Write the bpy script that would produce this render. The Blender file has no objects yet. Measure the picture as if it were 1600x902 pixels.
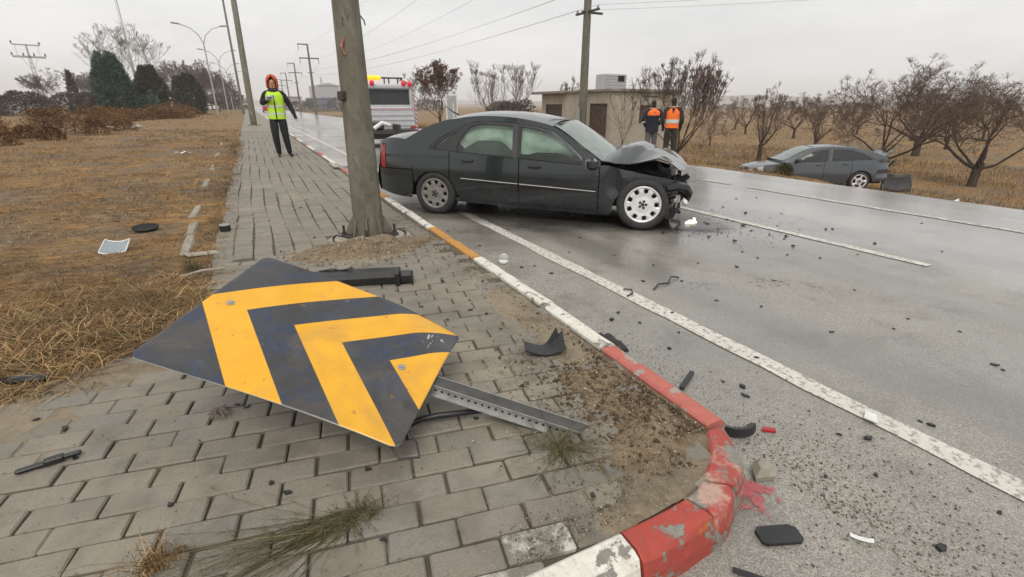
import bpy, bmesh, math, random
import numpy as np
from mathutils import Vector, Matrix
R = math.radians
sc = bpy.context.scene
COL = sc.collection
random.seed(7); np.random.seed(7)

# ------------------------------------------------------------------ camera
EYE = 1.42
cam_d = bpy.data.cameras.new('camera'); cam = bpy.data.objects.new('camera', cam_d); COL.objects.link(cam)
cam_d.sensor_width = 36.0; cam_d.lens = 36.0 * 760.0 / 1600.0
cam_d.clip_start = 0.05; cam_d.clip_end = 6000
cam.location = (0, 0, EYE); cam.rotation_euler = (R(90 - 20.69), 0, R(-27.06))
sc.camera = cam

# ------------------------------------------------------------------ sky, sun, exposure
SUN_EL, SUN_AZ = R(52), R(-150)          # azimuth from +Y, clockwise
world = bpy.data.worlds.new('World'); sc.world = world; world.use_nodes = True
wn = world.node_tree.nodes; wl = world.node_tree.links; wn.clear()
w_out = wn.new('ShaderNodeOutputWorld'); w_bg = wn.new('ShaderNodeBackground'); w_bg.inputs['Strength'].default_value = 0.1
sky = wn.new('ShaderNodeTexSky'); sky.sky_type = 'NISHITA'; sky.sun_disc = False
sky.sun_elevation = SUN_EL; sky.sun_rotation = SUN_AZ; sky.air_density = 1.0; sky.dust_density = 3.0
hs = wn.new('ShaderNodeHueSaturation'); hs.inputs['Saturation'].default_value = 0.25
wl.new(sky.outputs[0], hs.inputs['Color'])
tcw = wn.new('ShaderNodeTexCoord'); mpw = wn.new('ShaderNodeMapping'); mpw.inputs['Scale'].default_value = (1.2, 1.2, 5.0)
nzw = wn.new('ShaderNodeTexNoise'); nzw.inputs['Scale'].default_value = 1.7; nzw.inputs['Detail'].default_value = 6; nzw.inputs['Roughness'].default_value = 0.55
wl.new(tcw.outputs['Generated'], mpw.inputs[0]); wl.new(mpw.outputs[0], nzw.inputs[0])
crw = wn.new('ShaderNodeValToRGB')
crw.color_ramp.elements[0].position = 0.36; crw.color_ramp.elements[0].color = (7.2, 7.25, 7.3, 1)
crw.color_ramp.elements[1].position = 0.66; crw.color_ramp.elements[1].color = (9.1, 9.05, 8.95, 1)
wl.new(nzw.outputs[0], crw.inputs[0])
mxw = wn.new('ShaderNodeMix'); mxw.data_type = 'RGBA'; mxw.inputs[0].default_value = 0.93     # cloud cover hides most of the blue
wl.new(hs.outputs[0], mxw.inputs[6]); wl.new(crw.outputs[0], mxw.inputs[7])
wl.new(mxw.outputs[2], w_bg.inputs['Color']); wl.new(w_bg.outputs[0], w_out.inputs[0])
sun_d = bpy.data.lights.new('sun', 'SUN'); sun_d.energy = 1.5; sun_d.angle = R(24); sun_d.color = (1.0, 0.95, 0.88)
sun = bpy.data.objects.new('sun', sun_d); COL.objects.link(sun)
sdir = Vector((math.sin(SUN_AZ) * math.cos(SUN_EL), math.cos(SUN_AZ) * math.cos(SUN_EL), math.sin(SUN_EL)))
sun.rotation_euler = sdir.to_track_quat('Z', 'Y').to_euler()
vs = sc.view_settings; vs.view_transform = 'Standard'; vs.look = 'None'; vs.gamma = 1.0; vs.exposure = 0.2
sc.render.engine = 'CYCLES'; sc.cycles.use_denoising = True
sc.cycles.max_bounces = 6; sc.cycles.volume_bounces = 2; sc.cycles.diffuse_bounces = 3; sc.cycles.glossy_bounces = 3; sc.cycles.transmission_bounces = 4; sc.cycles.transparent_max_bounces = 12
sc.cycles.caustics_reflective = False; sc.cycles.caustics_refractive = False

# ------------------------------------------------------------------ materials
class NT:
    """Small helper to write a node material."""
    def __init__(s, name):
        s.m = bpy.data.materials.new(name); s.m.use_nodes = True
        s.n = s.m.node_tree.nodes; s.l = s.m.node_tree.links
        s.b = s.n['Principled BSDF']; s.tc = s.n.new('ShaderNodeTexCoord')
    def link(s, a, b): s.l.new(a, b)
    def put(s, sock, v):
        if hasattr(v, 'is_output'): s.l.new(v, sock)
        elif isinstance(v, (tuple, list)) and len(v) == 3: sock.default_value = (*v, 1.0)
        else: sock.default_value = v
    def noise(s, scale, detail=4, rough=0.6, coord='Object', dist=0.0, vec=None, out=0):
        t = s.n.new('ShaderNodeTexNoise'); t.inputs['Scale'].default_value = scale; t.inputs['Detail'].default_value = detail
        t.inputs['Roughness'].default_value = rough; t.inputs['Distortion'].default_value = dist
        s.l.new(vec if vec is not None else s.tc.outputs[coord], t.inputs['Vector']); return t.outputs[out]
    def voro(s, scale, coord='Object', feat='F1', out='Distance'):
        t = s.n.new('ShaderNodeTexVoronoi'); t.inputs['Scale'].default_value = scale; t.feature = feat
        s.l.new(s.tc.outputs[coord], t.inputs['Vector']); return t.outputs[out]
    def ramp(s, fac, stops):
        r = s.n.new('ShaderNodeValToRGB'); e = r.color_ramp.elements
        while len(e) < len(stops): e.new(0.5)
        for k, (p, c) in enumerate(stops):
            e[k].position = p; e[k].color = (*c, 1) if isinstance(c, (tuple, list)) else (c, c, c, 1)
        s.l.new(fac, r.inputs[0]); return r.outputs[0]
    def mix(s, f, a, b, mode='MIX'):
        m = s.n.new('ShaderNodeMix'); m.data_type = 'RGBA'; m.blend_type = mode
        s.put(m.inputs[0], f); s.put(m.inputs[6], a); s.put(m.inputs[7], b); return m.outputs[2]
    def math(s, op, a, b=None, c=None):
        m = s.n.new('ShaderNodeMath'); m.operation = op
        s.put(m.inputs[0], a)
        if b is not None: s.put(m.inputs[1], b)
        if c is not None: s.put(m.inputs[2], c)
        return m.outputs[0]
    def map(s, scale=(1, 1, 1), coord='Object', rot=(0, 0, 0)):
        m = s.n.new('ShaderNodeMapping'); m.inputs['Scale'].default_value = scale; m.inputs['Rotation'].default_value = rot
        s.l.new(s.tc.outputs[coord], m.inputs[0]); return m.outputs[0]
    def rnd(s):
        o = s.n.new('ShaderNodeObjectInfo'); return o.outputs['Random']
    def island(s):
        g = s.n.new('ShaderNodeNewGeometry'); return g.outputs['Random Per Island']
    def geo(s, k):
        g = s.n.new('ShaderNodeNewGeometry'); return g.outputs[k]
    def bump(s, h, strength=0.4, dist=0.01, prev=None):
        b = s.n.new('ShaderNodeBump'); b.inputs['Strength'].default_value = strength; b.inputs['Distance'].default_value = dist
        s.l.new(h, b.inputs['Height'])
        if prev is not None: s.l.new(prev, b.inputs['Normal'])
        s.l.new(b.outputs[0], s.b.inputs['Normal']); return b.outputs[0]
    def set(s, **k):
        for key, v in k.items():
            s.put(s.b.inputs[{'col': 'Base Color', 'rough': 'Roughness', 'metal': 'Metallic', 'spec': 'Specular IOR Level', 'coat': 'Coat Weight',
                              'coatr': 'Coat Roughness', 'alpha': 'Alpha', 'trans': 'Transmission Weight', 'emit': 'Emission Color', 'emits': 'Emission Strength', 'sheen': 'Sheen Weight'}[key]], v)
        return s

def simple(name, col, rough=0.6, metal=0.0, var=0.25, scale=6.0, bump=0.0, bscale=40.0, spec=0.5, coord='Object', coat=0.0):
    t = NT(name)
    n = t.noise(scale, 5, 0.6, coord)
    c2 = tuple(min(1, c * (1 + var)) for c in col); c1 = tuple(c * (1 - var) for c in col)
    t.set(col=t.ramp(n, [(0.3, c1), (0.7, c2)]), rough=rough, metal=metal, spec=spec)
    if coat: t.set(coat=coat, coatr=0.08)
    if bump: t.bump(t.noise(bscale, 4, 0.65, coord), bump, 0.01)
    return t.m

def m_asphalt():
    t = NT('asphalt'); big = t.noise(0.35, 5, 0.6); mid = t.noise(2.2, 5, 0.65)
    base = t.ramp(big, [(0.25, (0.245, 0.232, 0.20)), (0.55, (0.35, 0.334, 0.29)), (0.8, (0.30, 0.288, 0.255))])
    base = t.mix(0.45, base, t.ramp(mid, [(0.3, (0.15, 0.14, 0.122)), (0.7, (0.36, 0.34, 0.295))]))
    st = t.voro(210, out='Color'); sp = t.n.new('ShaderNodeSeparateColor'); t.l.new(st, sp.inputs[0])
    agg = t.ramp(sp.outputs[0], [(0.0, (0.05, 0.046, 0.04)), (0.45, (0.235, 0.222, 0.192)), (0.8, (0.43, 0.405, 0.35)), (1.0, (0.58, 0.545, 0.47))])
    col = t.mix(0.46, base, agg)
    # the far lanes are smoother and damp, the near verge is coarse and dusty
    sx = t.n.new('ShaderNodeSeparateXYZ'); t.l.new(t.tc.outputs['Object'], sx.inputs[0])
    mr = t.n.new('ShaderNodeMapRange'); mr.inputs[1].default_value = 5.2; mr.inputs[2].default_value = 6.4; t.l.new(t.math('ADD', sx.outputs[0], t.math('MULTIPLY', mid, 0.8)), mr.inputs[0])
    col = t.mix(mr.outputs[0], col, t.mix(0.35, base, (0.30, 0.294, 0.275)))
    # polished wheel paths in both lanes
    wp = t.math('SINE', t.math('MULTIPLY_ADD', t.math('ADD', sx.outputs[0], t.math('MULTIPLY', mid, 0.35)), 4.1, 0.9)); tracks = t.math('MULTIPLY', t.ramp(wp, [(0.2, 0.0), (0.9, 0.42)]), t.math('GREATER_THAN', sx.outputs[0], 2.55))
    col = t.mix(tracks, col, (0.115, 0.108, 0.096))
    # cracks along the gutter
    vc = t.n.new('ShaderNodeTexVoronoi'); vc.feature = 'DISTANCE_TO_EDGE'; vc.inputs['Scale'].default_value = 1.1
    nv = t.n.new('ShaderNodeVectorMath'); nv.operation = 'ADD'; t.l.new(t.tc.outputs['Object'], nv.inputs[0]); t.l.new(t.noise(3.0, 5, 0.7, out=1), nv.inputs[1]); t.l.new(nv.outputs[0], vc.inputs['Vector'])
    crack = t.math('MULTIPLY', t.math('LESS_THAN', vc.outputs[0], 0.006), t.math('GREATER_THAN', t.noise(0.6, 2), 0.64))
    col = t.mix(crack, col, (0.03, 0.028, 0.026))
    wet = t.noise(0.42, 6, 0.62)
    damp = t.ramp(wet, [(0.42, 0.0), (0.60, 1.0)])
    col = t.mix(t.math('MULTIPLY', damp, 0.45), col, (0.095, 0.088, 0.077))
    stain = t.ramp(t.noise(1.6, 7, 0.72), [(0.52, 0.0), (0.70, 0.5)]); col = t.mix(stain, col, (0.085, 0.078, 0.068))
    rg = t.n.new('ShaderNodeMapRange'); rg.inputs[3].default_value = 0.52; rg.inputs[4].default_value = 0.19
    t.l.new(t.math('MAXIMUM', t.math('MAXIMUM', mr.outputs[0], damp), t.math('MULTIPLY', tracks, 1.6)), rg.inputs[0])
    wetn = t.math('MAXIMUM', t.math('MAXIMUM', mr.outputs[0], damp), t.math('MULTIPLY', tracks, 1.6)); t.set(col=col, rough=rg.outputs[0], spec=0.5, coat=t.math('MULTIPLY', wetn, 0.65), coatr=0.14)
    b1 = t.bump(sp.outputs[0], 0.55, 0.004); t.bump(t.math('MULTIPLY', crack, -1.0), 0.6, 0.02, b1)
    return t.m

def m_paint(name, col, wear=0.5, under=(0.15, 0.145, 0.135), scale=9.0):
    t = NT(name); n = t.noise(scale, 8, 0.72); d = t.noise(2.5, 4)
    dirty = t.mix(t.ramp(d, [(0.35, 0.0), (0.75, 0.55)]), col, tuple(c * 0.55 for c in col))
    f = t.ramp(n, [(wear - 0.04, 0.0), (wear + 0.04, 1.0)])
    t.set(col=t.mix(f, under, dirty), rough=0.65)
    t.bump(t.noise(150, 3), 0.4, 0.003); return t.m

def m_kerb(name, col, flake=0.42, under=(0.27, 0.255, 0.22), second=None):
    t = NT(name); n = t.noise(9.0, 9, 0.70, dist=0.4); d = t.noise(14, 5, 0.7)
    paint = t.mix(t.ramp(d, [(0.35, 0.0), (0.75, 0.5)]), col, tuple(c * 0.6 for c in col))
    if second: paint = t.mix(t.ramp(t.noise(5.0, 5, 0.7), [(0.48, 0.0), (0.60, 1.0)]), paint, second)
    f = t.ramp(n, [(flake - 0.015, 0.0), (flake + 0.015, 1.0)])
    paint = t.mix(t.ramp(t.noise(26, 6, 0.75), [(0.5, 0.0), (0.72, 0.45)]), paint, (0.16, 0.12, 0.09)); conc = t.ramp(t.noise(60, 4), [(0.3, tuple(c * .7 for c in under)), (0.7, under)])
    t.set(col=t.mix(f, conc, paint), rough=t.ramp(f, [(0, 0.9), (1, 0.78)]))
    b = t.bump(f, 0.5, 0.004); t.bump(t.noise(45, 5, 0.7), 0.4, 0.006, b); return t.m

def m_paver(name, white=False):
    t = NT(name); rnd = t.math('FRACT', t.math('ADD', t.rnd(), t.island()))
    col = t.ramp(rnd, [(0.0, (0.14, 0.126, 0.10)), (0.25, (0.25, 0.224, 0.17)), (0.45, (0.19, 0.172, 0.14)), (0.62, (0.18, 0.169, 0.158)), (0.8, (0.245, 0.205, 0.163)), (1.0, (0.145, 0.132, 0.117))])
    w = t.tc.outputs['Object']
    g = t.n.new('ShaderNodeNewGeometry'); pos = g.outputs['Position']
    fine = t.noise(190, 4, 0.7, vec=pos); dirt = t.noise(5.5, 6, 0.68, vec=pos); sand = t.noise(1.7, 5, 0.6, vec=pos)
    col = t.mix(0.5, col, t.ramp(fine, [(0.3, (0.115, 0.105, 0.085)), (0.7, (0.345, 0.315, 0.25))]))
    col = t.mix(t.ramp(dirt, [(0.46, 0.0), (0.68, 0.75)]), col, (0.125, 0.108, 0.082))
    col = t.mix(t.ramp(sand, [(0.52, 0.0), (0.75, 0.55)]), col, (0.36, 0.31, 0.23))
    if white: col = t.mix(t.ramp(t.noise(6, 6, 0.7, vec=pos), [(0.49, 0.0), (0.60, 0.8)]), col, (0.62, 0.60, 0.54))
    t.set(col=col, rough=t.ramp(dirt, [(0.35, 0.78), (0.65, 0.5)]), spec=0.4)
    t.bump(fine, 0.45, 0.005); return t.m

def m_ground():
    t = NT('dry_field'); a = t.noise(0.22, 6, 0.6); b = t.noise(1.4, 6, 0.68); c = t.noise(11, 6, 0.72); s = t.map((1.0, 3.4, 1.0)); d = t.noise(3.4, 8, 0.78, vec=s, dist=0.6); e = t.noise(0.55, 6, 0.62, vec=t.map((0.6, 1.6, 1.0)))
    straw = t.ramp(d, [(0.32, (0.045, 0.026, 0.013)), (0.45, (0.20, 0.11, 0.045)), (0.58, (0.38, 0.22, 0.085)), (0.74, (0.60, 0.40, 0.19))])
    earth = t.ramp(c, [(0.3, (0.085, 0.058, 0.037)), (0.7, (0.29, 0.22, 0.145))])
    col = t.mix(t.ramp(b, [(0.42, 0.0), (0.58, 1.0)]), earth, straw)
    col = t.mix(t.ramp(e, [(0.46, 0.0), (0.60, 0.85)]), col, t.mix(t.ramp(d, [(.36, 0.0), (.62, 1.0)]), (0.095, 0.056, 0.028), (0.45, 0.275, 0.115)))
    col = t.mix(t.ramp(a, [(0.5, 0.0), (0.75, 0.4)]), col, (0.115, 0.068, 0.034))
    col = t.mix(t.ramp(t.noise(0.9, 5, 0.6), [(0.60, 0.0), (0.70, 0.4)]), col, (0.12, 0.125, 0.05))
    bare = t.ramp(t.noise(0.38, 6, 0.66), [(0.50, 0.0), (0.60, 0.85)]); col = t.mix(bare, col, t.ramp(c, [(.3, (0.10, 0.077, 0.055)), (.7, (0.27, 0.215, 0.155))]))
    t.set(col=col, rough=0.95, spec=0.15); bb = t.bump(c, 0.9, 0.03); t.bump(d, 0.8, 0.04, bb); return t.m

def m_soil(name, a, b, c):
    t = NT(name); n = t.noise(11, 8, 0.78); lo = t.noise(2.6, 5, 0.6); v = t.voro(150, out='Color'); sp = t.n.new('ShaderNodeSeparateColor'); t.l.new(v, sp.inputs[0])
    col = t.ramp(n, [(0.3, a), (0.5, b), (0.72, c)])
    col = t.mix(t.ramp(lo, [(0.40, 0.0), (0.62, 0.7)]), col, t.mix(n, b, tuple(min(1, q * 1.45) for q in c)))
    col = t.mix(t.ramp(sp.outputs[0], [(0.86, 0.0), (0.93, 0.55)]), col, (0.36, 0.31, 0.23))
    t.set(col=col, rough=0.95, spec=0.15); bb = t.bump(n, 1.0, 0.025); t.bump(sp.outputs[1], 0.6, 0.006, bb); return t.m

def m_blades(name, stops, rough=0.8, clump=0.0, ccol=(0.05, 0.035, 0.02), cscale=0.9):
    t = NT(name); c = t.ramp(t.island(), stops)
    if clump:
        pos = t.geo('Position'); c = t.mix(t.ramp(t.noise(cscale, 5, 0.65, vec=pos), [(0.40, clump), (0.60, 0.0)]), c, ccol)
        c = t.mix(t.ramp(t.noise(cscale * .7, 4, 0.6, vec=pos), [(0.56, 0.0), (0.66, 0.55)]), c, (0.12, 0.125, 0.05))
        c = t.mix(t.ramp(t.noise(cscale * .35, 4, 0.6, vec=pos), [(0.50, 0.0), (0.68, 0.45)]), c, (0.30, 0.17, 0.07))
    t.set(col=c, rough=rough, spec=0.2); return t.m

def m_body(name, col, dirt=0.35, flake=0.15):
    t = NT(name); n = t.noise(2.5, 6, 0.65); f = t.noise(5, 6, 0.6)
    sx = t.n.new('ShaderNodeSeparateXYZ'); t.l.new(t.tc.outputs['Object'], sx.inputs[0])
    # road spray on the sills and lower doors
    low = t.n.new('ShaderNodeMapRange'); low.inputs[1].default_value = 0.75; low.inputs[2].default_value = 0.2; t.l.new(t.math('ADD', sx.outputs[2], t.math('MULTIPLY', n, 0.3)), low.inputs[0])
    d = t.math('MULTIPLY', t.math('ADD', t.math('MULTIPLY', low.outputs[0], 0.9), 0.1), t.ramp(f, [(0.3, 0.0), (0.8, dirt)]))
    c = t.mix(d, col, (0.15, 0.135, 0.11))
    t.set(col=c, metal=flake, rough=t.ramp(f, [(0.3, 0.14), (0.75, 0.30)]), spec=0.5, coat=0.6, coatr=0.02); return t.m

def m_glass(name, tint, alpha=0.25, rough=0.04):
    t = NT(name); n = t.noise(9, 4)
    tr = t.n.new('ShaderNodeBsdfTransparent'); tr.inputs[0].default_value = (*tint, 1)
    t.set(col=t.ramp(n, [(0.3, tuple(c * .25 for c in tint)), (0.7, tuple(c * .35 for c in tint))]), rough=rough, spec=0.6)
    mx = t.n.new('ShaderNodeMixShader'); fr = t.n.new('ShaderNodeFresnel'); fr.inputs[0].default_value = 1.5
    t.l.new(t.math('MINIMUM', t.math('ADD', t.math('MULTIPLY', fr.outputs[0], 1.3), alpha), 1.0), mx.inputs[0])
    t.l.new(tr.outputs[0], mx.inputs[1]); t.l.new(t.b.outputs[0], mx.inputs[2]); t.l.new(mx.outputs[0], t.n['Material Output'].inputs[0]); return t.m

def m_bark(name, a, b, scale=14.0):
    t = NT(name); v = t.map((1, 1, 0.25)); n = t.noise(scale, 6, 0.7, vec=v)
    t.set(col=t.ramp(n, [(0.3, a), (0.7, b)]), rough=0.9, spec=0.15); t.bump(n, 0.5, 0.02); return t.m

def m_stripes(name, a, b, scale, rot, coord='Object'):
    t = NT(name); v = t.map((1, 1, 1), coord, rot); s = t.n.new('ShaderNodeSeparateXYZ'); t.l.new(v, s.inputs[0])
    f = t.math('GREATER_THAN', t.math('FRACT', t.math('MULTIPLY', s.outputs[0], scale)), 0.5)
    t.set(col=t.mix(f, a, b), rough=0.45); return t.m

def m_sign():
    t = NT('chevron_panel'); uv = t.tc.outputs['UV']; s = t.n.new('ShaderNodeSeparateXYZ'); t.l.new(uv, s.inputs[0])
    wob = t.math('MULTIPLY', t.math('SUBTRACT', t.noise(60, 2, coord='UV'), 0.5), 0.003)
    d = t.math('SUBTRACT', s.outputs[0], t.math('MULTIPLY', t.math('ABSOLUTE', t.math('SUBTRACT', s.outputs[1], 0.0)), 1.058))
    d = t.math('ADD', t.math('ADD', d, 0.044), wob)
    band = t.math('FRACT', t.math('DIVIDE', d, 0.598))
    yel = t.math('MULTIPLY', t.math('LESS_THAN', band, 0.5), t.math('GREATER_THAN', d, 0.0))
    dn = t.noise(5, 6, 0.65, coord='UV', dist=1.2)
    dark = t.ramp(dn, [(0.25, (0.026, 0.027, 0.030)), (0.5, (0.040, 0.041, 0.044)), (0.60, (0.022, 0.034, 0.066)), (0.8, (0.062, 0.060, 0.060))])
    yl = t.ramp(t.noise(4, 4, coord='UV'), [(0.3, (0.70, 0.34, 0.010)), (0.7, (0.80, 0.41, 0.016))])
    col = t.mix(yel, dark, yl)
    col = t.mix(t.ramp(t.noise(2.2, 7, 0.7, coord='UV', dist=1.0), [(0.50, 0.0), (0.75, 0.35)]), col, (0.20, 0.15, 0.09)); mud = t.ramp(t.noise(17, 5, 0.6, coord='UV'), [(0.66, 0.0), (0.70, 0.75)])
    col = t.mix(mud, col, (0.30, 0.14, 0.035))
    # scrape through to bare metal near the bent corner
    sc2 = t.map((30, 6, 1), 'UV', (0, 0, 0.6)); scr = t.noise(1.2, 5, 0.8, vec=sc2)
    near = t.n.new('ShaderNodeVectorMath'); near.operation = 'DISTANCE'; t.l.new(uv, near.inputs[0]); near.inputs[1].default_value = (1.31, 0.30, 0)
    msk = t.math('MULTIPLY', t.math('GREATER_THAN', scr, 0.60), t.math('LESS_THAN', near.outputs[1] if len(near.outputs) > 1 else near.outputs[0], 0.085))
    col = t.mix(msk, col, (0.8, 0.8, 0.76))
    t.set(col=col, rough=t.ramp(dn, [(0.3, 0.17), (0.8, 0.38)]), spec=0.55)
    t.bump(t.noise(3, 3, coord='UV'), 0.12, 0.02); return t.m

MAT = dict(
    asphalt=m_asphalt(), line=m_paint('road_paint', (0.64, 0.61, 0.545), 0.45, under=(0.27, 0.26, 0.225), scale=30.0), line_worn=m_paint('worn_road_paint', (0.56, 0.54, 0.49), 0.48, under=(0.27, 0.26, 0.235), scale=20.0),
    paver=m_paver('paver'), paver_white=m_paver('paver_painted', True), ground=m_ground(),
    soil=m_soil('dug_soil', (0.085, 0.058, 0.036), (0.19, 0.14, 0.088), (0.30, 0.235, 0.155)),
    sand=m_soil('sandy_dust', (0.13, 0.102, 0.070), (0.24, 0.195, 0.135), (0.34, 0.285, 0.205)),
    kerb_white=m_kerb('kerb_white', (0.74, 0.71, 0.63), 0.43), kerb_red=m_kerb('kerb_red', (0.40, 0.062, 0.045), 0.43, second=(0.50, 0.16, 0.03)),
    kerb_pink=m_kerb('kerb_faded_red', (0.50, 0.14, 0.11), 0.43, under=(0.42, 0.36, 0.31)),
    kerb_broken=m_kerb('kerb_broken', (0.40, 0.07, 0.055), 0.46, second=(0.46, 0.30, 0.24)), kerb_orange=m_kerb('kerb_orange', (0.56, 0.27, 0.06), 0.40),
    kerb_bare=m_kerb('kerb_bare', (0.30, 0.285, 0.25), 0.40), pinkpaint=None,
    concrete=simple('concrete', (0.30, 0.275, 0.225), 0.9, var=0.3, scale=5, bump=0.4, bscale=30), plaster=simple('plaster', (0.40, 0.355, 0.285), 0.9, var=0.16, scale=1.4, bump=0.2),
    polec=None, metal_grey=simple('galvanised', (0.42, 0.42, 0.40), 0.45, 0.7, var=0.2, scale=20), steel_dark=simple('dark_steel', (0.055, 0.052, 0.05), 0.5, 0.3, var=0.3, scale=15),
    black=simple('black_plastic', (0.018, 0.018, 0.019), 0.42, var=0.35, scale=14, bump=0.15), black_matt=simple('black_rubber', (0.016, 0.0155, 0.015), 0.8, var=0.4, scale=25, bump=0.2),
    void=simple('dark_interior', (0.010, 0.010, 0.010), 0.85), tyre=simple('tyre', (0.028, 0.027, 0.026), 0.75, var=0.35, scale=9, bump=0.25, bscale=60),
    alloy=simple('alloy', (0.70, 0.70, 0.68), 0.32, 0.55, var=0.12, scale=12), alloy_dirty=simple('dirty_alloy', (0.25, 0.235, 0.21), 0.55, 0.3, var=0.25, scale=14),
    body=m_body('dark_grey_paint', (0.017, 0.023, 0.0255), 0.18), body2=m_body('mid_grey_paint', (0.062, 0.070, 0.080), 0.30, 0.2), chrome=simple('chrome', (0.72, 0.71, 0.68), 0.35, 0.2, var=0.05),
    trim=simple('black_trim', (0.022, 0.022, 0.023), 0.4, var=0.2), glass=m_glass('side_glass', (0.80, 0.88, 0.83), 0.12), glass_screen=m_glass('windscreen_glass', (0.62, 0.74, 0.68), 0.28),
    glass_dark=m_glass('dark_glass', (0.25, 0.28, 0.28), 0.45),
    airbag=simple('airbag_cloth', (0.40, 0.47, 0.41), 0.9, var=0.45, scale=3.0), seat=simple('seat_cloth', (0.05, 0.062, 0.055), 0.9, var=0.3),
    tail_red=simple('red_lens', (0.33, 0.012, 0.018), 0.18, var=0.15), lamp_clear=simple('clear_lens', (0.72, 0.72, 0.70), 0.12, 0.1, var=0.2, scale=25),
    sign=m_sign(), sign_back=simple('sign_back', (0.50, 0.50, 0.48), 0.5, 0.3),
    wood_dark=simple('brown_boards', (0.085, 0.055, 0.038), 0.75, var=0.35, scale=5, bump=0.3), roof=simple('roof_slab', (0.23, 0.20, 0.165), 0.9, var=0.3, scale=3, bump=0.3),
    van=simple('silver_white_paint', (0.50, 0.50, 0.52), 0.4, 0.1, var=0.1), redwhite=m_stripes('red_white_tape', (0.30, 0.05, 0.06), (0.62, 0.60, 0.60), 11.0, (0, R(38), 0)),
    amber=None, bark=m_bark('orchard_bark', (0.035, 0.026, 0.021), (0.115, 0.085, 0.068)), twig=simple('twig', (0.125, 0.082, 0.058), 0.9, var=0.35), twig_pale=simple('pale_twig', (0.17, 0.135, 0.11), 0.9, var=0.3),
    conifer=m_blades('blue_conifer', [(0.0, (0.028, 0.050, 0.036)), (0.5, (0.065, 0.108, 0.08)), (1.0, (0.13, 0.18, 0.145))]),
    conifer_brown=m_blades('brown_conifer', [(0.0, (0.036, 0.036, 0.026)), (0.5, (0.075, 0.07, 0.05)), (1.0, (0.125, 0.112, 0.08))]),
    leaf_brown=m_blades('brown_leaves', [(0.0, (0.06, 0.028, 0.016)), (0.5, (0.13, 0.06, 0.03)), (1.0, (0.20, 0.11, 0.05))]),
    shrub=m_blades('russet_shrub', [(0.0, (0.07, 0.035, 0.018)), (0.5, (0.17, 0.085, 0.035)), (1.0, (0.27, 0.16, 0.07))]),
    shrub_dark=m_blades('dark_shrub', [(0.0, (0.05, 0.04, 0.036)), (0.5, (0.10, 0.078, 0.07)), (1.0, (0.16, 0.125, 0.11))]),
    straw=m_blades('straw', [(0.0, (0.055, 0.029, 0.014)), (0.35, (0.20, 0.11, 0.046)), (0.7, (0.40, 0.24, 0.10)), (0.92, (0.60, 0.44, 0.24)), (0.97, (0.14, 0.15, 0.05)), (1.0, (0.18, 0.19, 0.06))], clump=0.75),
    weed=m_blades('weed', [(0.0, (0.045, 0.046, 0.02)), (0.5, (0.10, 0.092, 0.045)), (1.0, (0.19, 0.155, 0.08))]),
    joint=simple('joint_sand', (0.10, 0.085, 0.062), 0.95, var=0.4, scale=9, bump=0.5), clod=m_blades('soil_clods', [(0.0, (0.055, 0.036, 0.022)), (0.6, (0.13, 0.09, 0.054)), (1.0, (0.22, 0.165, 0.105))]),
    grit=m_blades('grit', [(0.0, (0.07, 0.06, 0.045)), (0.5, (0.18, 0.15, 0.11)), (0.85, (0.33, 0.28, 0.21)), (1.0, (0.52, 0.47, 0.38))]),
    rock=simple('pale_rock', (0.36, 0.32, 0.26), 0.95, var=0.25, scale=8, bump=0.4, bscale=18), far_wall=simple('far_wall', (0.42, 0.42, 0.42), 0.9, var=0.05), far_blue=simple('far_blue', (0.14, 0.16, 0.22), 0.8, var=0.1),
    hill=simple('hill', (0.20, 0.17, 0.13), 1.0, var=0.3, scale=0.012), skin=simple('skin', (0.46, 0.27, 0.19), 0.6, var=0.08), cloth_black=simple('black_cloth', (0.014, 0.014, 0.017), 0.9, var=0.3, bump=0.2),
    cloth_dark=simple('dark_cloth', (0.035, 0.028, 0.025), 0.9, var=0.3), cloth_navy=simple('navy_cloth', (0.014, 0.017, 0.032), 0.9, var=0.3), cloth_grey=simple('grey_cloth', (0.13, 0.13, 0.135), 0.9, var=0.2),
    hivis=simple('hi_vis_yellow', (0.50, 0.80, 0.04), 0.7, var=0.12, scale=10), hivis_orange=simple('hi_vis_orange', (0.90, 0.17, 0.02), 0.7, var=0.1, scale=10), hood=simple('orange_knit', (0.55, 0.10, 0.03), 0.9, var=0.2, bump=0.3),
    reflect=simple('reflective_band', (0.62, 0.64, 0.60), 0.35, 0.2, var=0.1), boot=simple('boot', (0.03, 0.025, 0.02), 0.7), red_paint=simple('red_paint', (0.40, 0.02, 0.025), 0.4), white_plastic=simple('white_plastic', (0.70, 0.70, 0.68), 0.45, var=0.1),
    mirror=simple('mirror_glass', (0.36, 0.41, 0.43), 0.15, 0.7, var=0.1), hair=simple('hair', (0.02, 0.015, 0.012), 0.8), wire=simple('wire', (0.30, 0.30, 0.30), 0.6), glove=simple('glove', (0.40, 0.38, 0.52), 0.8),
)
def m_pole():
    t = NT('weathered_pole'); v = t.map((1, 1, 0.4)); a = t.noise(6, 8, 0.75, vec=v, dist=0.8); b = t.noise(1.6, 5); c = t.noise(17, 6, 0.75, vec=v)
    col = t.ramp(a, [(0.30, (0.072, 0.066, 0.050)), (0.48, (0.15, 0.138, 0.106)), (0.60, (0.195, 0.18, 0.142)), (0.74, (0.33, 0.305, 0.25))])
    col = t.mix(t.ramp(b, [(0.45, 0.0), (0.68, 0.55)]), col, (0.135, 0.128, 0.088))
    col = t.mix(t.ramp(c, [(0.58, 0.0), (0.66, 0.85)]), col, (0.05, 0.044, 0.034))
    t.set(col=col, rough=0.8); t.bump(c, 0.4, 0.01); return t.m
MAT['polec'] = m_pole()
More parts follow.
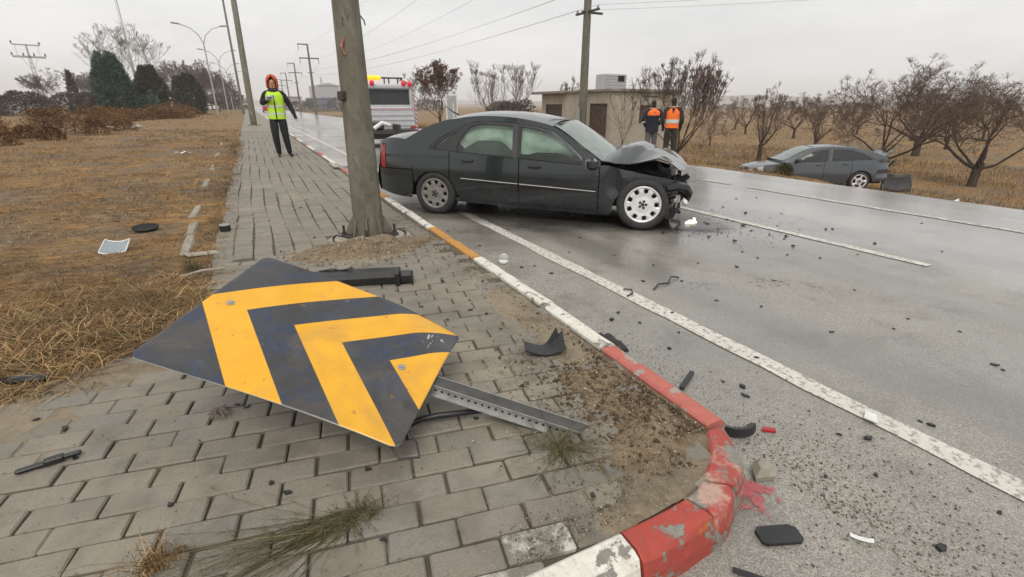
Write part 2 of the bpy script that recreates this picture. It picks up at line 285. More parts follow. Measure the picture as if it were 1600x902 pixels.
def m_spill():
    t = NT('spilled_paint'); n = t.noise(16, 8, 0.75); uv = t.geo('Position'); dv = t.n.new('ShaderNodeVectorMath'); dv.operation = 'DISTANCE'; t.l.new(uv, dv.inputs[0]); dv.inputs[1].default_value = (1.50, .93, 0)
    edge = t.math('SUBTRACT', n, t.math('MULTIPLY', dv.outputs['Value'], 1.75)); t.set(col=t.ramp(n, [(.3, (.36, .07, .08)), (.7, (.52, .14, .15))]), rough=.7, alpha=t.ramp(edge, [(.36, 0.0), (.42, .85)])); return t.m
MAT['pinkpaint'] = m_spill()
def m_plaster():
    t = NT('stained_plaster'); a = t.noise(1.2, 6, 0.65); v = t.noise(5, 5, 0.7, vec=t.map((2.5, 2.5, .25))); c = t.ramp(a, [(.3, (.33, .285, .22)), (.7, (.46, .41, .33))])
    c = t.mix(t.ramp(v, [(.52, 0.0), (.72, .6)]), c, (.20, .17, .13)); t.set(col=c, rough=.92); t.bump(t.noise(30, 4), .3, .01); return t.m
MAT['plaster'] = m_plaster()
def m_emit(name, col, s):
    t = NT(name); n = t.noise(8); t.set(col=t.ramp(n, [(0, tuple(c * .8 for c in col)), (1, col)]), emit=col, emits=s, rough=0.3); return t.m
MAT['amber'] = m_emit('amber_beacon', (1.0, 0.55, 0.02), .7); MAT['beacon_red'] = m_emit('red_beacon', (0.7, 0.02, 0.04), 0.25)

# ------------------------------------------------------------------ mesh helpers
class MB:
    def __init__(s): s.v = []; s.f = []; s.mi = []
    def add(s, vs, fs, mi=0):
        o = len(s.v); s.v.extend([tuple(map(float, p)) for p in vs]); s.f.extend([tuple(i + o for i in f) for f in fs]); s.mi.extend([mi] * len(fs)); return s
    def box(s, lo, hi, mi=0, M=None):
        x0, y0, z0 = lo; x1, y1, z1 = hi
        vs = [(x0, y0, z0), (x1, y0, z0), (x1, y1, z0), (x0, y1, z0), (x0, y0, z1), (x1, y0, z1), (x1, y1, z1), (x0, y1, z1)]
        if M is not None: vs = [M @ Vector(p) for p in vs]
        return s.add(vs, [(0, 3, 2, 1), (4, 5, 6, 7), (0, 1, 5, 4), (1, 2, 6, 5), (2, 3, 7, 6), (3, 0, 4, 7)], mi)
    def bbox(s, lo, hi, b=0.01, mi=0, M=None):
        """box with chamfered vertical and top edges"""
        x0, y0, z0 = lo; x1, y1, z1 = hi; b = min(b, (x1 - x0) * .45, (y1 - y0) * .45, (z1 - z0) * .45)
        def ring(i, z): return [(x0 + i + b, y0 + i, z), (x1 - i - b, y0 + i, z), (x1 - i, y0 + i + b, z), (x1 - i, y1 - i - b, z), (x1 - i - b, y1 - i, z), (x0 + i + b, y1 - i, z), (x0 + i, y1 - i - b, z), (x0 + i, y0 + i + b, z)]
        vs = ring(b, z0) + ring(0, z0 + b) + ring(0, z1 - b) + ring(b, z1); fs = []
        for k in range(3):
            for j in range(8): fs.append((k * 8 + j, k * 8 + (j + 1) % 8, k * 8 + 8 + (j + 1) % 8, k * 8 + 8 + j))
        fs += [tuple(range(7, -1, -1)), tuple(range(24, 32))]
        if M is not None: vs = [M @ Vector(p) for p in vs]
        return s.add(vs, fs, mi)
    def tube(s, pts, rad, n=8, mi=0, cap=True):
        pts = [Vector(p) for p in pts]; rad = rad if isinstance(rad, (list, tuple)) else [rad] * len(pts); vs = []; fs = []; u = None
        for k, p in enumerate(pts):
            d = (pts[min(k + 1, len(pts) - 1)] - pts[max(k - 1, 0)]).normalized()
            if u is None: u = d.orthogonal().normalized()
            else:
                u = (u - d * u.dot(d)); u = u.normalized() if u.length > 1e-6 else d.orthogonal().normalized()
            w = d.cross(u)
            for j in range(n):
                a = 2 * math.pi * j / n; vs.append(p + (u * math.cos(a) + w * math.sin(a)) * rad[k])
        for k in range(len(pts) - 1):
            for j in range(n): fs.append((k * n + j, k * n + (j + 1) % n, (k + 1) * n + (j + 1) % n, (k + 1) * n + j))
        if cap: fs += [tuple(range(n - 1, -1, -1)), tuple(range((len(pts) - 1) * n, len(pts) * n))]
        return s.add(vs, fs, mi)
    def lathe(s, prof, n=24, mi=0, M=None):
        """profile of (radius, height) about z"""
        vs = []; fs = []
        for r, z in prof:
            for j in range(n): a = 2 * math.pi * j / n; vs.append((r * math.cos(a), r * math.sin(a), z))
        for k in range(len(prof) - 1):
            for j in range(n): fs.append((k * n + j, k * n + (j + 1) % n, (k + 1) * n + (j + 1) % n, (k + 1) * n + j))
        if M is not None: vs = [M @ Vector(p) for p in vs]
        return s.add(vs, fs, mi)
    def prism(s, poly, z0, z1, mi=0, M=None):
        n = len(poly); vs = [(x, y, z0) for x, y in poly] + [(x, y, z1) for x, y in poly]
        fs = [tuple(range(n - 1, -1, -1)), tuple(range(n, 2 * n))] + [(j, (j + 1) % n, n + (j + 1) % n, n + j) for j in range(n)]
        if M is not None: vs = [M @ Vector(p) for p in vs]
        return s.add(vs, fs, mi)
    def grid(s, P, mi=0, flip=False):
        """P[i][j] points"""
        a, b = len(P), len(P[0]); vs = [p for row in P for p in row]; fs = []
        for i in range(a - 1):
            for j in range(b - 1):
                q = (i * b + j, (i + 1) * b + j, (i + 1) * b + j + 1, i * b + j + 1); fs.append(q[::-1] if flip else q)
        return s.add(vs, fs, mi)
    def build(s, name, mats, parent=None, smooth=False, loc=None, rot=None):
        me = bpy.data.meshes.new(name); me.from_pydata(s.v, [], s.f)
        for m in (mats if isinstance(mats, (list, tuple)) else [mats]): me.materials.append(MAT[m] if isinstance(m, str) else m)
        if any(s.mi): me.polygons.foreach_set('material_index', s.mi)
        if smooth: me.polygons.foreach_set('use_smooth', [True] * len(s.f))
        me.update(); return link(name, me, parent, loc, rot)
def link(name, me, parent=None, loc=None, rot=None):
    o = bpy.data.objects.new(name, me); COL.objects.link(o)
    if parent is not None: o.parent = parent
    if loc is not None: o.location = loc
    if rot is not None: o.rotation_euler = rot
    return o
def tri_mesh(name, V, F, mat, parent=None, smooth=False):
    """numpy vertices (n,3) and same-sized faces (m,k)"""
    me = bpy.data.meshes.new(name); k = F.shape[1]
    me.vertices.add(len(V)); me.vertices.foreach_set('co', V.astype(np.float32).ravel())
    me.loops.add(F.size); me.loops.foreach_set('vertex_index', F.astype(np.int32).ravel())
    me.polygons.add(len(F)); me.polygons.foreach_set('loop_start', np.arange(0, F.size, k, dtype=np.int32)); me.polygons.foreach_set('loop_total', np.full(len(F), k, dtype=np.int32))
    if smooth: me.polygons.foreach_set('use_smooth', np.ones(len(F), dtype=bool))
    me.update(calc_edges=True); me.materials.append(MAT[mat] if isinstance(mat, str) else mat); return link(name, me, parent)
def tag(o, label=None, cat=None, group=None, kind=None):
    if label: o['label'] = label
    if cat: o['category'] = cat
    if group: o['group'] = group
    if kind: o['kind'] = kind
    return o
def empty(name, loc=(0, 0, 0), rz=0.0, label=None, cat=None, group=None, rot=None):
    o = bpy.data.objects.new(name, None); COL.objects.link(o); o.location = loc; o.rotation_euler = rot if rot else (0, 0, rz); o.empty_display_size = 0.1
    return tag(o, label, cat, group)
def copy_tree(o, parent=None):
    c = o.copy(); COL.objects.link(c)
    if parent is not None: c.parent = parent; c.matrix_parent_inverse = o.matrix_parent_inverse.copy()
    for ch in list(o.children): copy_tree(ch, c)
    return c
def crom(pts, n):
    """Catmull-Rom samples through 2-D/3-D points"""
    P = [np.array(p, float) for p in pts]; P = [2 * P[0] - P[1]] + P + [2 * P[-1] - P[-2]]; out = []
    m = len(pts) - 1
    for q in np.linspace(0, m, n):
        k = min(int(q), m - 1); t = q - k; a, b, c, d = P[k:k + 4]
        out.append(0.5 * (2 * b + (c - a) * t + (2 * a - 5 * b + 4 * c - d) * t * t + (3 * b - a - 3 * c + d) * t ** 3))
    return out
def curve_fn(pts):
    """smooth z(x) through points with increasing x"""
    S = np.array(crom(pts, 40 * len(pts))); x = np.maximum.accumulate(S[:, 0]); return lambda q: float(np.interp(q, x, S[:, 1]))
def vnoise(x, y, s=1.0, seed=0):
    x = np.asarray(x, float) * s; y = np.asarray(y, float) * s; xi = np.floor(x).astype(int); yi = np.floor(y).astype(int); xf = x - xi; yf = y - yi
    def h(a, b): v = np.sin(a * 127.1 + b * 311.7 + seed * 74.7) * 43758.5453; return v - np.floor(v)
    u = xf * xf * (3 - 2 * xf); w = yf * yf * (3 - 2 * yf)
    return (h(xi, yi) * (1 - u) + h(xi + 1, yi) * u) * (1 - w) + (h(xi, yi + 1) * (1 - u) + h(xi + 1, yi + 1) * u) * w
def fbm(x, y, s=1.0, o=4, seed=0):
    r = 0; a = 1; t = 0
    for k in range(o): r = r + a * vnoise(x, y, s * 2 ** k, seed + k); t += a; a *= 0.5
    return r / t
def sstep(a, b, x): t = np.clip((np.asarray(x, float) - a) / (b - a), 0, 1); return t * t * (3 - 2 * t)

# ------------------------------------------------------------------ the setting
SW = 0.14                                   # sidewalk height
ROAD_E = 9.8                                # far road edge
def paved_left(y):
    """left limit of the paving: the footway, and the paved corner along the side street"""
    y = np.asarray(y, float); return np.where(y < 2.75, -7.0, np.where(y < 3.1, -0.9, -0.47)) + 0.10 * (fbm(y, y * 0 + 3, 2.5) - 0.5)
def ground_z(x, y):
    x = np.asarray(x, float); y = np.asarray(y, float)
    left = SW - 0.005 + 0.05 * (fbm(x, y, 0.9, 4, 3) - 0.45) + 0.35 * (fbm(x, y, 0.08, 2, 9) - 0.5) * sstep(-4, -16, x)
    left = left + 0.05 * (fbm(x, y, 4.0, 3, 5) - 0.5)
    a = np.interp(x, [ROAD_E - .3, ROAD_E, ROAD_E + .45, 12, 15, 19.5, 27, 60, 2000], [-.07, -.035, -.26, -.62, -1.02, -1.42, -1.6, -1.6, -1.6])
    b = np.interp(x, [ROAD_E - .3, ROAD_E, ROAD_E + .6, 11.6, 15, 19.5, 27, 60, 2000], [-.07, -.03, -.1, -.2, -.7, -1.25, -1.55, -1.6, -1.6])
    w = sstep(9.2, 10.6, y); right = a * (1 - w) + b * w
    right = right + (0.10 * (fbm(x, y, 0.7, 4, 11) - 0.5) + 0.03 * (fbm(x, y, 3.0, 3, 4) - 0.5)) * sstep(ROAD_E, ROAD_E + 1.2, x)
    z = np.where(x > 4, right, left)
    inside = (x > paved_left(y) + 0.05) & (x < 4) & (y > 0.6)
    z = np.where(inside, 0.02, z)
    z = np.where((x < 4) & (y <= 0.85), -0.07, z)
    z = np.where((x > 1.45) & (x < ROAD_E - 0.15), -0.07, z)
    return z
def axis(parts):
    out = []
    for a, b, st in parts: out += list(np.arange(a, b, st))
    return np.array(sorted(set(np.round(out, 4))))
gx = axis([(-1500, -200, 130), (-200, -40, 10), (-40, -12, 1.0), (-12, -3, 0.3), (-3, 1.5, 0.06), (1.5, 9.4, 1.6), (9.4, 14, 0.12), (14, 30, 0.4), (30, 80, 2.5), (80, 300, 20), (300, 2001, 170)])
gy = axis([(-60, -4, 8), (-4, 0.6, 0.6), (0.6, 7, 0.06), (7, 16, 0.2), (16, 40, 0.6), (40, 120, 4), (120, 500, 25), (500, 3001, 250)])
GX, GY = np.meshgrid(gx, gy); V = np.stack([GX, GY, ground_z(GX, GY)], -1).reshape(-1, 3)
ny, nx = GX.shape; i = np.arange(ny - 1)[:, None] * nx + np.arange(nx - 1)[None, :]; F = np.stack([i, i + 1, i + nx + 1, i + nx], -1).reshape(-1, 4)
tag(tri_mesh('ground', V, F, 'ground', smooth=True), kind='structure')

# road: the main carriageway with a ragged far edge, and the mouth of the side street
mb = MB(); ys = [-12, -6] + list(np.arange(-2, 24, 0.35)) + list(range(26, 60, 4)) + [80, 120, 200, 350, 600, 900]
rows = []
for y in ys:
    e = ROAD_E + (0.16 * (float(fbm(y, 1.7, 1.3, 4, 2)) - 0.5) if y < 60 else 0)
    rows.append([(1.45, y, 0), (3, y, 0), (5.5, y, 0.012), (8, y, 0.006), (e, y, -0.012), (e + 0.10, y, -0.07)])
mb.grid(rows, flip=True)
mb.grid([[(x, y, 0) for x in (-60, -20, -5, 1.45)] for y in (-12, -3, 0, 0.92)], flip=True)
tag(mb.build('road', 'asphalt'), kind='structure')
road = bpy.data.objects['road']
def marking(x, w, y0, y1, mat, parent=road, z=0.006, n=None, jag=0.012):
    m = MB(); n = n or max(2, int((y1 - y0) / 0.25)); rows = []
    zz = np.interp(x, [1.45, 3, 5.5, 8, 9.8], [0, 0, .012, .006, -.012]) + z
    for y in np.linspace(y0, y1, n): rows.append([(x - w / 2 + random.uniform(-jag, jag), y, zz), (x, y, zz), (x + w / 2 + random.uniform(-jag, jag), y, zz)])
    m.grid(rows, flip=True); return m.build('road_line', mat, parent)
marking(2.47, 0.135, -3, 30, 'line'); marking(2.42, 0.13, 30, 300, 'line', n=60)
marking(5.43, 0.11, 2.08, 6.6, 'line'); marking(5.43, 0.11, 10.5, 14.0, 'line'); marking(5.43, 0.11, -7.0, -2.5, 'line')
for k in range(8): marking(5.43, 0.11, 18.5 + 8 * k, 22 + 8 * k, 'line_worn', n=6)
marking(7.95, 0.13, -4, 6.05, 'line_worn'); marking(7.95, 0.12, 6.45, 7.1, 'line_worn'); marking(7.95, 0.12, 9.5, 60, 'line_worn')
tp = MB(); tp.add([(1.40, 1.08, .005), (1.64, 1.12, .005), (1.78, .92, .005), (1.64, .74, .005), (1.5, .70, .005), (1.30, .72, .005)], [(5, 4, 3, 2, 1, 0)][:1]); tp.f = [tuple(reversed(f)) for f in tp.f]
tp.build('paint_spill', 'pinkpaint', road)

# kerb: separate stones, 11 cm wide, painted in turns
kerb = empty('kerb'); tag(kerb, kind='structure')
def stone(outer, inner, mat, top=SW + 0.012, n=6, seed=0, jit=0.004, drop=(0, 0)):
    """a kerb stone between two plan polylines (same direction), with rounded outer arris"""
    A = crom(outer, n) if len(outer) > 2 else [np.array(outer[0]) * (1 - t) + np.array(outer[1]) * t for t in np.linspace(0, 1, n)]
    B = crom(inner, n) if len(inner) > 2 else [np.array(inner[0]) * (1 - t) + np.array(inner[1]) * t for t in np.linspace(0, 1, n)]
    rg = random.Random(seed); rows = []
    for k in range(n):
        a, b = A[k], B[k]; d = (a - b) / np.linalg.norm(a - b); j = lambda: rg.uniform(-jit, jit)
        tp = top - drop[0] * (1 - k / (n - 1)) - drop[1] * k / (n - 1)
        o = a + d * 0.012
        rows.append([(o[0], o[1], -0.08), (o[0] + j() * .6, o[1] + j() * .6, tp * 0.45), (a[0] + d[0] * .004 + j(), a[1] + d[1] * .004 + j(), tp - 0.028 + j()), (a[0] - d[0] * 0.008, a[1] - d[1] * .008, tp - 0.010 + j()), (a[0] - d[0] * 0.03, a[1] - d[1] * 0.03, tp + j() * .5),
                     (b[0] + d[0] * .012, b[1] + d[1] * .012, tp + j() * .5), (b[0], b[1], tp - 0.01), (b[0], b[1], -0.05)])
    m = MB(); m.grid(rows, flip=False)
    m.add(rows[0], [tuple(range(8))]); m.add(rows[-1], [tuple(range(7, -1, -1))])
    return m.build('kerb_stone', mat, kerb)
G_ = 0.006
ys = [(1.16, 1.93, 'kerb_pink'), (1.95, 2.62, 'kerb_white'), (2.64, 3.83, 'kerb_white'), (3.86, 4.45, 'kerb_orange'), (4.46, 5.12, 'kerb_orange'), (5.13, 6.1, 'kerb_white'), (6.11, 7.2, 'kerb_white'), (7.21, 8.3, 'kerb_orange')]
y = 8.31; k = 0
while y < 70:
    L = 1.0 if y < 30 else 4.0; ys.append((y, y + L - .012, ['kerb_white', 'kerb_white', 'kerb_pink', 'kerb_bare'][k % 4])); y += L; k += 1
for k, (a, b, mt) in enumerate(ys):
    sh = 0.05 * (1 - min(1, max(0, (a - 1.16) / 1.5))); sh2 = 0.05 * (1 - min(1, max(0, (b - 1.16) / 1.5)))
    w = random.uniform(-.006, .006)
    stone([(1.68 - sh + w, a), (1.68 - sh2 - w, b)], [(1.575 - sh + w, a), (1.575 - sh2 - w, b)], mt, n=max(4, int((b - a) / .12)) if a < 9 else 3, seed=k, drop=(random.uniform(0, .008), random.uniform(0, .008)))
stone([(1.345, 0.865), (1.47, 0.935), (1.60, 1.13)], [(1.255, 0.945), (1.385, 1.02), (1.50, 1.145)], 'kerb_broken', n=9, seed=50, jit=0.007, drop=(.004, .012))
stone([(1.165, 0.795), (1.25, 0.81), (1.338, 0.858)], [(1.13, 0.905), (1.19, 0.915), (1.248, 0.94)], 'kerb_broken', n=6, seed=51, jit=0.007, drop=(.0, .01))
stone([(0.84, 0.782), (1.0, 0.783), (1.158, 0.793)], [(0.845, 0.892), (1.0, 0.893), (1.122, 0.903)], 'kerb_red', n=9, seed=52, jit=0.006)
stone([(0.18, 0.785), (0.832, 0.780)], [(0.18, 0.895), (0.836, 0.890)], 'kerb_white', n=9, seed=53)
x = 0.17
for k in range(9): stone([(x - .74, 0.785), (x, 0.783)], [(x - .74, 0.895), (x, 0.893)], ['kerb_red', 'kerb_white'][k % 2], n=5, seed=60 + k); x -= .75
# worn line of old edging stones in the field
edging = empty('old_edging'); tag(edging, kind='structure')
for k, (y0, y1, x0) in enumerate([(5.15, 5.95, -.73), (6.0, 6.6, -.755), (7.0, 7.75, -.80), (9.6, 10.6, -.85), (12.2, 13.3, -.88), (15.5, 16.6, -.93), (20, 21.2, -1.0)]):
    m = MB(); t = Matrix.Translation((x0, (y0 + y1) / 2, SW + .012)) @ Matrix.Rotation(R(random.uniform(-2, 2)), 4, 'Z') @ Matrix.Rotation(R(random.uniform(-4, 4)), 4, 'Y')
    m.bbox((-.05, -(y1 - y0) / 2, -.14), (.05, (y1 - y0) / 2, .0), .02, M=t); m.build('edging_stone', 'concrete', edging)

# footway: bedding sheet + single pavers
side = MB()
yy = [0.86] + list(np.arange(1.0, 12, 0.25)) + list(range(12, 60, 3)) + [80, 150, 300]
side.grid([[(float(max(paved_left(v), -7)), v, SW - .018), (-.3, v, SW - .018), (.6, v, SW - .018), (1.58 - .05 * max(0, 1 - max(0, (v - 1.16) / 1.5)) if v > 1.16 else 1.2, v, SW - .018)] for v in yy], flip=True)
sidewalk = tag(side.build('sidewalk', 'joint'), kind='structure')
far = MB(); far.grid([[(-.47, v, SW - .004), (1.575, v, SW - .004)] for v in (30, 40, 60, 100, 200, 300)], flip=True); far.build('far_paving', 'paver', sidewalk)
def paver_mesh(lx, ly, b=0.006):
    m = MB(); m.bbox((-lx / 2, -ly / 2, -0.06), (lx / 2, ly / 2, 0.0), b)
    keep = [f for f in m.f if not all(q < 8 for q in f)]; m.f = [f for f in keep if not (min(f) < 8)]; m.mi = [0] * len(m.f); return m
spots = []
row = 0; y = -0.7
while y < 5.3:                                    # long side across the footway
    x = -6.2 + (0.115 if row % 2 else 0)
    while x < 2.2:
        ca_, sa_ = math.cos(R(-10)), math.sin(R(-10)); xr, yr = .5 + (x - .5) * ca_ - (y - 2.0) * sa_, 2.0 + (x - .5) * sa_ + (y - 2.0) * ca_
        if -5.5 < xr and 0.87 < yr < 4.72: spots.append((xr + random.uniform(-.004, .004), yr + random.uniform(-.003, .003), 0.2195, 0.1085, R(-10) + random.gauss(0, .014)))
        x += 0.2285
    y += 0.1145; row += 1
c = 0; x = -0.40
while x < 1.56:                                    # beyond the pole the courses run along the road
    y = 4.78 + (0.058 if c % 2 else 0)
    while y < 30: spots.append((x + random.uniform(-.004, .004) + 0.012 * math.sin(y * 2 + c), y, 0.158, 0.109, random.gauss(0, .015))); y += 0.1165
    x += 0.166; c += 1
def kerb_in(y):
    return 1.565 - 0.05 * (1 - min(1, max(0, (y - 1.16) / 1.5)))
ok = []
for s in spots:
    x, y = s[0], s[1]; lim = kerb_in(y)
    if y < 1.16: lim = np.interp(y, [.9, .93, 1.0, 1.145], [1.1, 1.2, 1.36, 1.5]) - .035
    if x + s[2] / 2 > lim + .035 or x - s[2] / 2 < float(paved_left(y)) - .03: continue
    if math.hypot((x - .92) / .42, (y - 5.08) / .32) < 1 : continue                       # the pole's footing
    ok.append(s)
# the ones that show largest: near, in the frame, not under the soil or the fallen sign
def shown(s):
    v = Vector((s[0], s[1], SW)) - Vector((0, 0, EYE)); v = cam.rotation_euler.to_matrix().transposed() @ v
    if v.z > -0.1: return 0
    px, py = 800 + 760 * v.x / -v.z, 451 - 760 * v.y / -v.z
    if not (-40 < px < 1640 and -40 < py < 950): return 0
    return 1 / (v.length ** 2)
ok.sort(key=lambda s: -shown(s)); near, rest = ok[:300], ok[300:]
pm = {}
for s in near:
    key = (s[2], s[3], 'w' if (s[1] < 1.0 and 0.05 < s[0] < 0.75) else '')
    if key not in pm:
        o = paver_mesh(s[2], s[3]).build('paver', 'paver_white' if key[2] else 'paver', sidewalk); pm[key] = o.data; o['_first'] = 1
    else: o = link('paver', pm[key], sidewalk)
    if '_first' in o: del o['_first']
    o.location = (s[0], s[1], SW + random.uniform(-.007, .002)); o.rotation_euler = (random.gauss(0, .013), random.gauss(0, .010), s[4])
VV = []; FF = []
for s in rest:
    m = paver_mesh(s[2], s[3]); v = np.array(m.v); ca, sa = math.cos(s[4]), math.sin(s[4]); zz = SW + random.uniform(-.004, .002)
    o = len(VV) * len(v); VV.append(np.stack([v[:, 0] * ca - v[:, 1] * sa + s[0], v[:, 0] * sa + v[:, 1] * ca + s[1], v[:, 2] + zz], 1))
    FF += [tuple(q + o for q in f) for f in m.f]
m = MB(); m.v = np.concatenate(VV).tolist(); m.f = FF; m.mi = [0] * len(FF); tag(m.build('paving_beyond', 'paver', sidewalk), kind='stuff')

# loose soil and blown sand lying over the pavers (height fields that dip below them where thin)
def patch(name, x0, x1, y0, y1, st, fn, mat):
    X, Y = np.meshgrid(np.arange(x0, x1, st), np.arange(y0, y1, st)); Z = fn(X, Y); V = np.stack([X, Y, Z], -1).reshape(-1, 3); b, a = X.shape
    i = np.arange(b - 1)[:, None] * a + np.arange(a - 1)[None, :]; F = np.stack([i, i + 1, i + a + 1, i + a], -1).reshape(-1, 4)
    keep = (V[F][:, :, 2].max(1) > SW - 0.02); o = tri_mesh(name, V, F[keep], mat, smooth=True); return tag(o, kind='stuff')
def soil_h(X, Y):
    m = np.exp(-(((X - 1.34) / .34) ** 2 + ((Y - 1.46) / .48) ** 2) * 1.2) + 0.75 * np.exp(-(((X - 1.22) / .22) ** 2 + ((Y - 1.10) / .14) ** 2))
    e = np.where(X > kerb_in(2) - .01 - .05 * np.clip(1 - (Y - 1.16) / 1.5, 0, 1), -1, 0) + np.where((Y < 1.16) & (X > np.interp(Y, [.9, .93, 1.0, 1.145], [1.12, 1.2, 1.36, 1.49])), -1, 0)
    h = SW - 0.038 + 0.052 * m + 0.060 * (fbm(X, Y, 4, 4, 1) - .5) * (0.45 + m) + 0.022 * (fbm(X, Y, 26, 3, 2) - .5) * (0.3 + m); return np.where(e < 0, np.minimum(h, SW - .004), h)
patch('soil', 0.62, 1.585, 0.90, 2.4, 0.012, soil_h, 'soil')
def sand_h(X, Y):
    m = 1.0 * np.exp(-(((X - 1.40) / .16) ** 2 + ((Y - 2.5) / 1.1) ** 2)) + .9 * np.exp(-(((X - .95) / .5) ** 2 + ((Y - 4.35) / .42) ** 2)) + .8 * np.exp(-(((X + 1.15) / .35) ** 2 + ((Y - 2.45) / .35) ** 2)) + .75 * np.exp(-(((X - 1.02) / .26) ** 2 + ((Y - 1.05) / .12) ** 2)) + .6 * np.exp(-(((X - 1.1) / .3) ** 2 + ((Y - 2.0) / .2) ** 2))
    m = m + .7 * np.exp(-(((X + .42) / .13) ** 2)) * (Y > 3.0)
    m = m + .9 * np.exp(-(((Y - 2.85) / .18) ** 2)) * (X < -.4) + 1.0 * np.exp(-(((Y - .93) / .085) ** 2)) * sstep(.70, .86, X)
    m = np.where((Y > 3.05) & (X < paved_left(Y) - .05), -1, m); h = SW - 0.026 + 0.030 * m + 0.030 * (fbm(X, Y, 3.5, 4, 7) - .5) + 0.010 * (fbm(X, Y, 22, 3, 8) - .5)
    lim = np.interp(Y, [.9, .93, 1.0, 1.145], [1.12, 1.2, 1.36, 1.49]); h = h + .012 * (fbm(X, Y, 40, 3, 18) - .5); h = np.where((Y < 1.16) & (X > lim), np.minimum(h, SW - .004), h); h = np.where((Y < 1.16) & (X > lim + .04), SW - .1, h)
    return np.where(X > 1.57 - .05 * np.clip(1 - (Y - 1.16) / 1.5, 0, 1), SW - .05, h)
patch('sand', -5.0, 1.59, .897, 6.6, 0.022, sand_h, 'sand')
def mound_h(X, Y):
    r = np.sqrt(((X - .83) / .62) ** 2 + ((Y - 4.62) / .36) ** 2)
    h = SW - 0.05 + 0.125 * np.exp(-(r * .95) ** 2) * (.6 + .8 * fbm(X, Y, 4, 3, 12)) + 0.03 * (fbm(X, Y, 14, 4, 14) - .5); return np.where(X > 1.57, SW - .05, h)
patch('earth_mound', -.1, 1.58, 4.0, 5.3, 0.018, mound_h, 'soil')
# grit and small stones
def scatter_grit(name, P, s0, s1, mat='grit'):
    P = np.asarray(P, float); n = len(P); sz = np.random.uniform(s0, s1, n) * np.random.uniform(.5, 1, n); base = np.array([(1, 0, 0), (-.5, .87, 0), (-.5, -.87, 0), (0, 0, 1.0), (0, 0, -.6)])
    a = np.random.uniform(0, 6.28, n); c, s = np.cos(a), np.sin(a); B = base[None] * sz[:, None, None] * np.random.uniform(.5, 1.2, (n, 5, 1))
    V = np.stack([B[..., 0] * c[:, None] - B[..., 1] * s[:, None], B[..., 0] * s[:, None] + B[..., 1] * c[:, None], B[..., 2]], -1) + P[:, None, :]
    f = np.array([(0, 1, 3), (1, 2, 3), (2, 0, 3), (1, 0, 4), (2, 1, 4), (0, 2, 4)]); F = (f[None] + np.arange(n)[:, None, None] * 5).reshape(-1, 3)
    return tag(tri_mesh(name, V.reshape(-1, 3), F, mat), kind='stuff')
N_ = np.random.normal; U = np.random.random
n = 2600; x = np.minimum(N_(1.26, .22, n), 1.5); y = np.maximum(N_(1.45, .42, n), np.where(x < 1.3, 1.0, 1.16)); scatter_grit('soil_grit', np.stack([x, y, np.maximum(SW + .001, soil_h(x, y))], 1), .003, .010)
n = 900; x = np.minimum(N_(1.32, .15, n), 1.49); y = np.maximum(N_(1.45, .30, n), np.where(x < 1.3, 1.02, 1.18)); scatter_grit('soil_clods', np.stack([x, y, np.maximum(SW + .001, soil_h(x, y))], 1), .006, .022, 'clod')
n = 2600; y = 1 + U(n) ** 1.6 * 6; x = np.where(y < 2.75, -2 + U(n) * 3.5, -.4 + U(n) * 1.9); scatter_grit('sidewalk_grit', np.stack([x, y, 0 * x + SW + .001], 1), .002, .006)
n = 1500; y = 1.9 + U(n) * 4; x = 1.52 - np.abs(N_(0, .12, n)); scatter_grit('kerbside_grit', np.stack([x, y, 0 * x + SW + .002], 1), .003, .009)
n = 3200; y = .2 + U(n) ** 1.7 * 9; x = 1.70 + np.abs(N_(0, .20, n)); scatter_grit('gutter_gravel', np.stack([x, y, 0 * x + .001], 1), .002, .008)
n = 1100; x = N_(1.80, .25, n); y = N_(.80, .25, n); k_ = (x > 1.68) | (y < .7); scatter_grit('corner_gravel', np.stack([x, y, 0 * x + .001], 1)[k_], .003, .010)
n = 350; scatter_grit('glass_crumbs', np.stack([N_(4.9, .6, n), N_(4.2, .5, n), np.full(n, .012)], 1), .005, .014)
n = 1300; x = .5 + U(n) * .75; y = .92 + np.abs(N_(0, .07, n)); scatter_grit('corner_sand_grit', np.stack([x, y, 0 * x + SW + .004], 1)[x < np.interp(y, [.9, .93, 1.0, 1.145], [1.08, 1.16, 1.32, 1.45])], .002, .007)
n = 90; x = -.6 - U(n) * 4; y = 3 + U(n) * 11; scatter_grit('field_litter', np.stack([x, y, ground_z(x, y) + .01], 1), .012, .03, 'rock')
n = 700; x = N_(.83, .38, n); y = N_(4.5, .24, n); scatter_grit('mound_stones', np.stack([x, y, np.maximum(SW, mound_h(x, y))], 1), .005, .02)
n = 2200; x = -.5 - U(n) ** 1.5 * 5; y = 2.9 + U(n) ** 1.3 * 12; scatter_grit('field_stones', np.stack([x, y, ground_z(x, y)], 1), .005, .02)

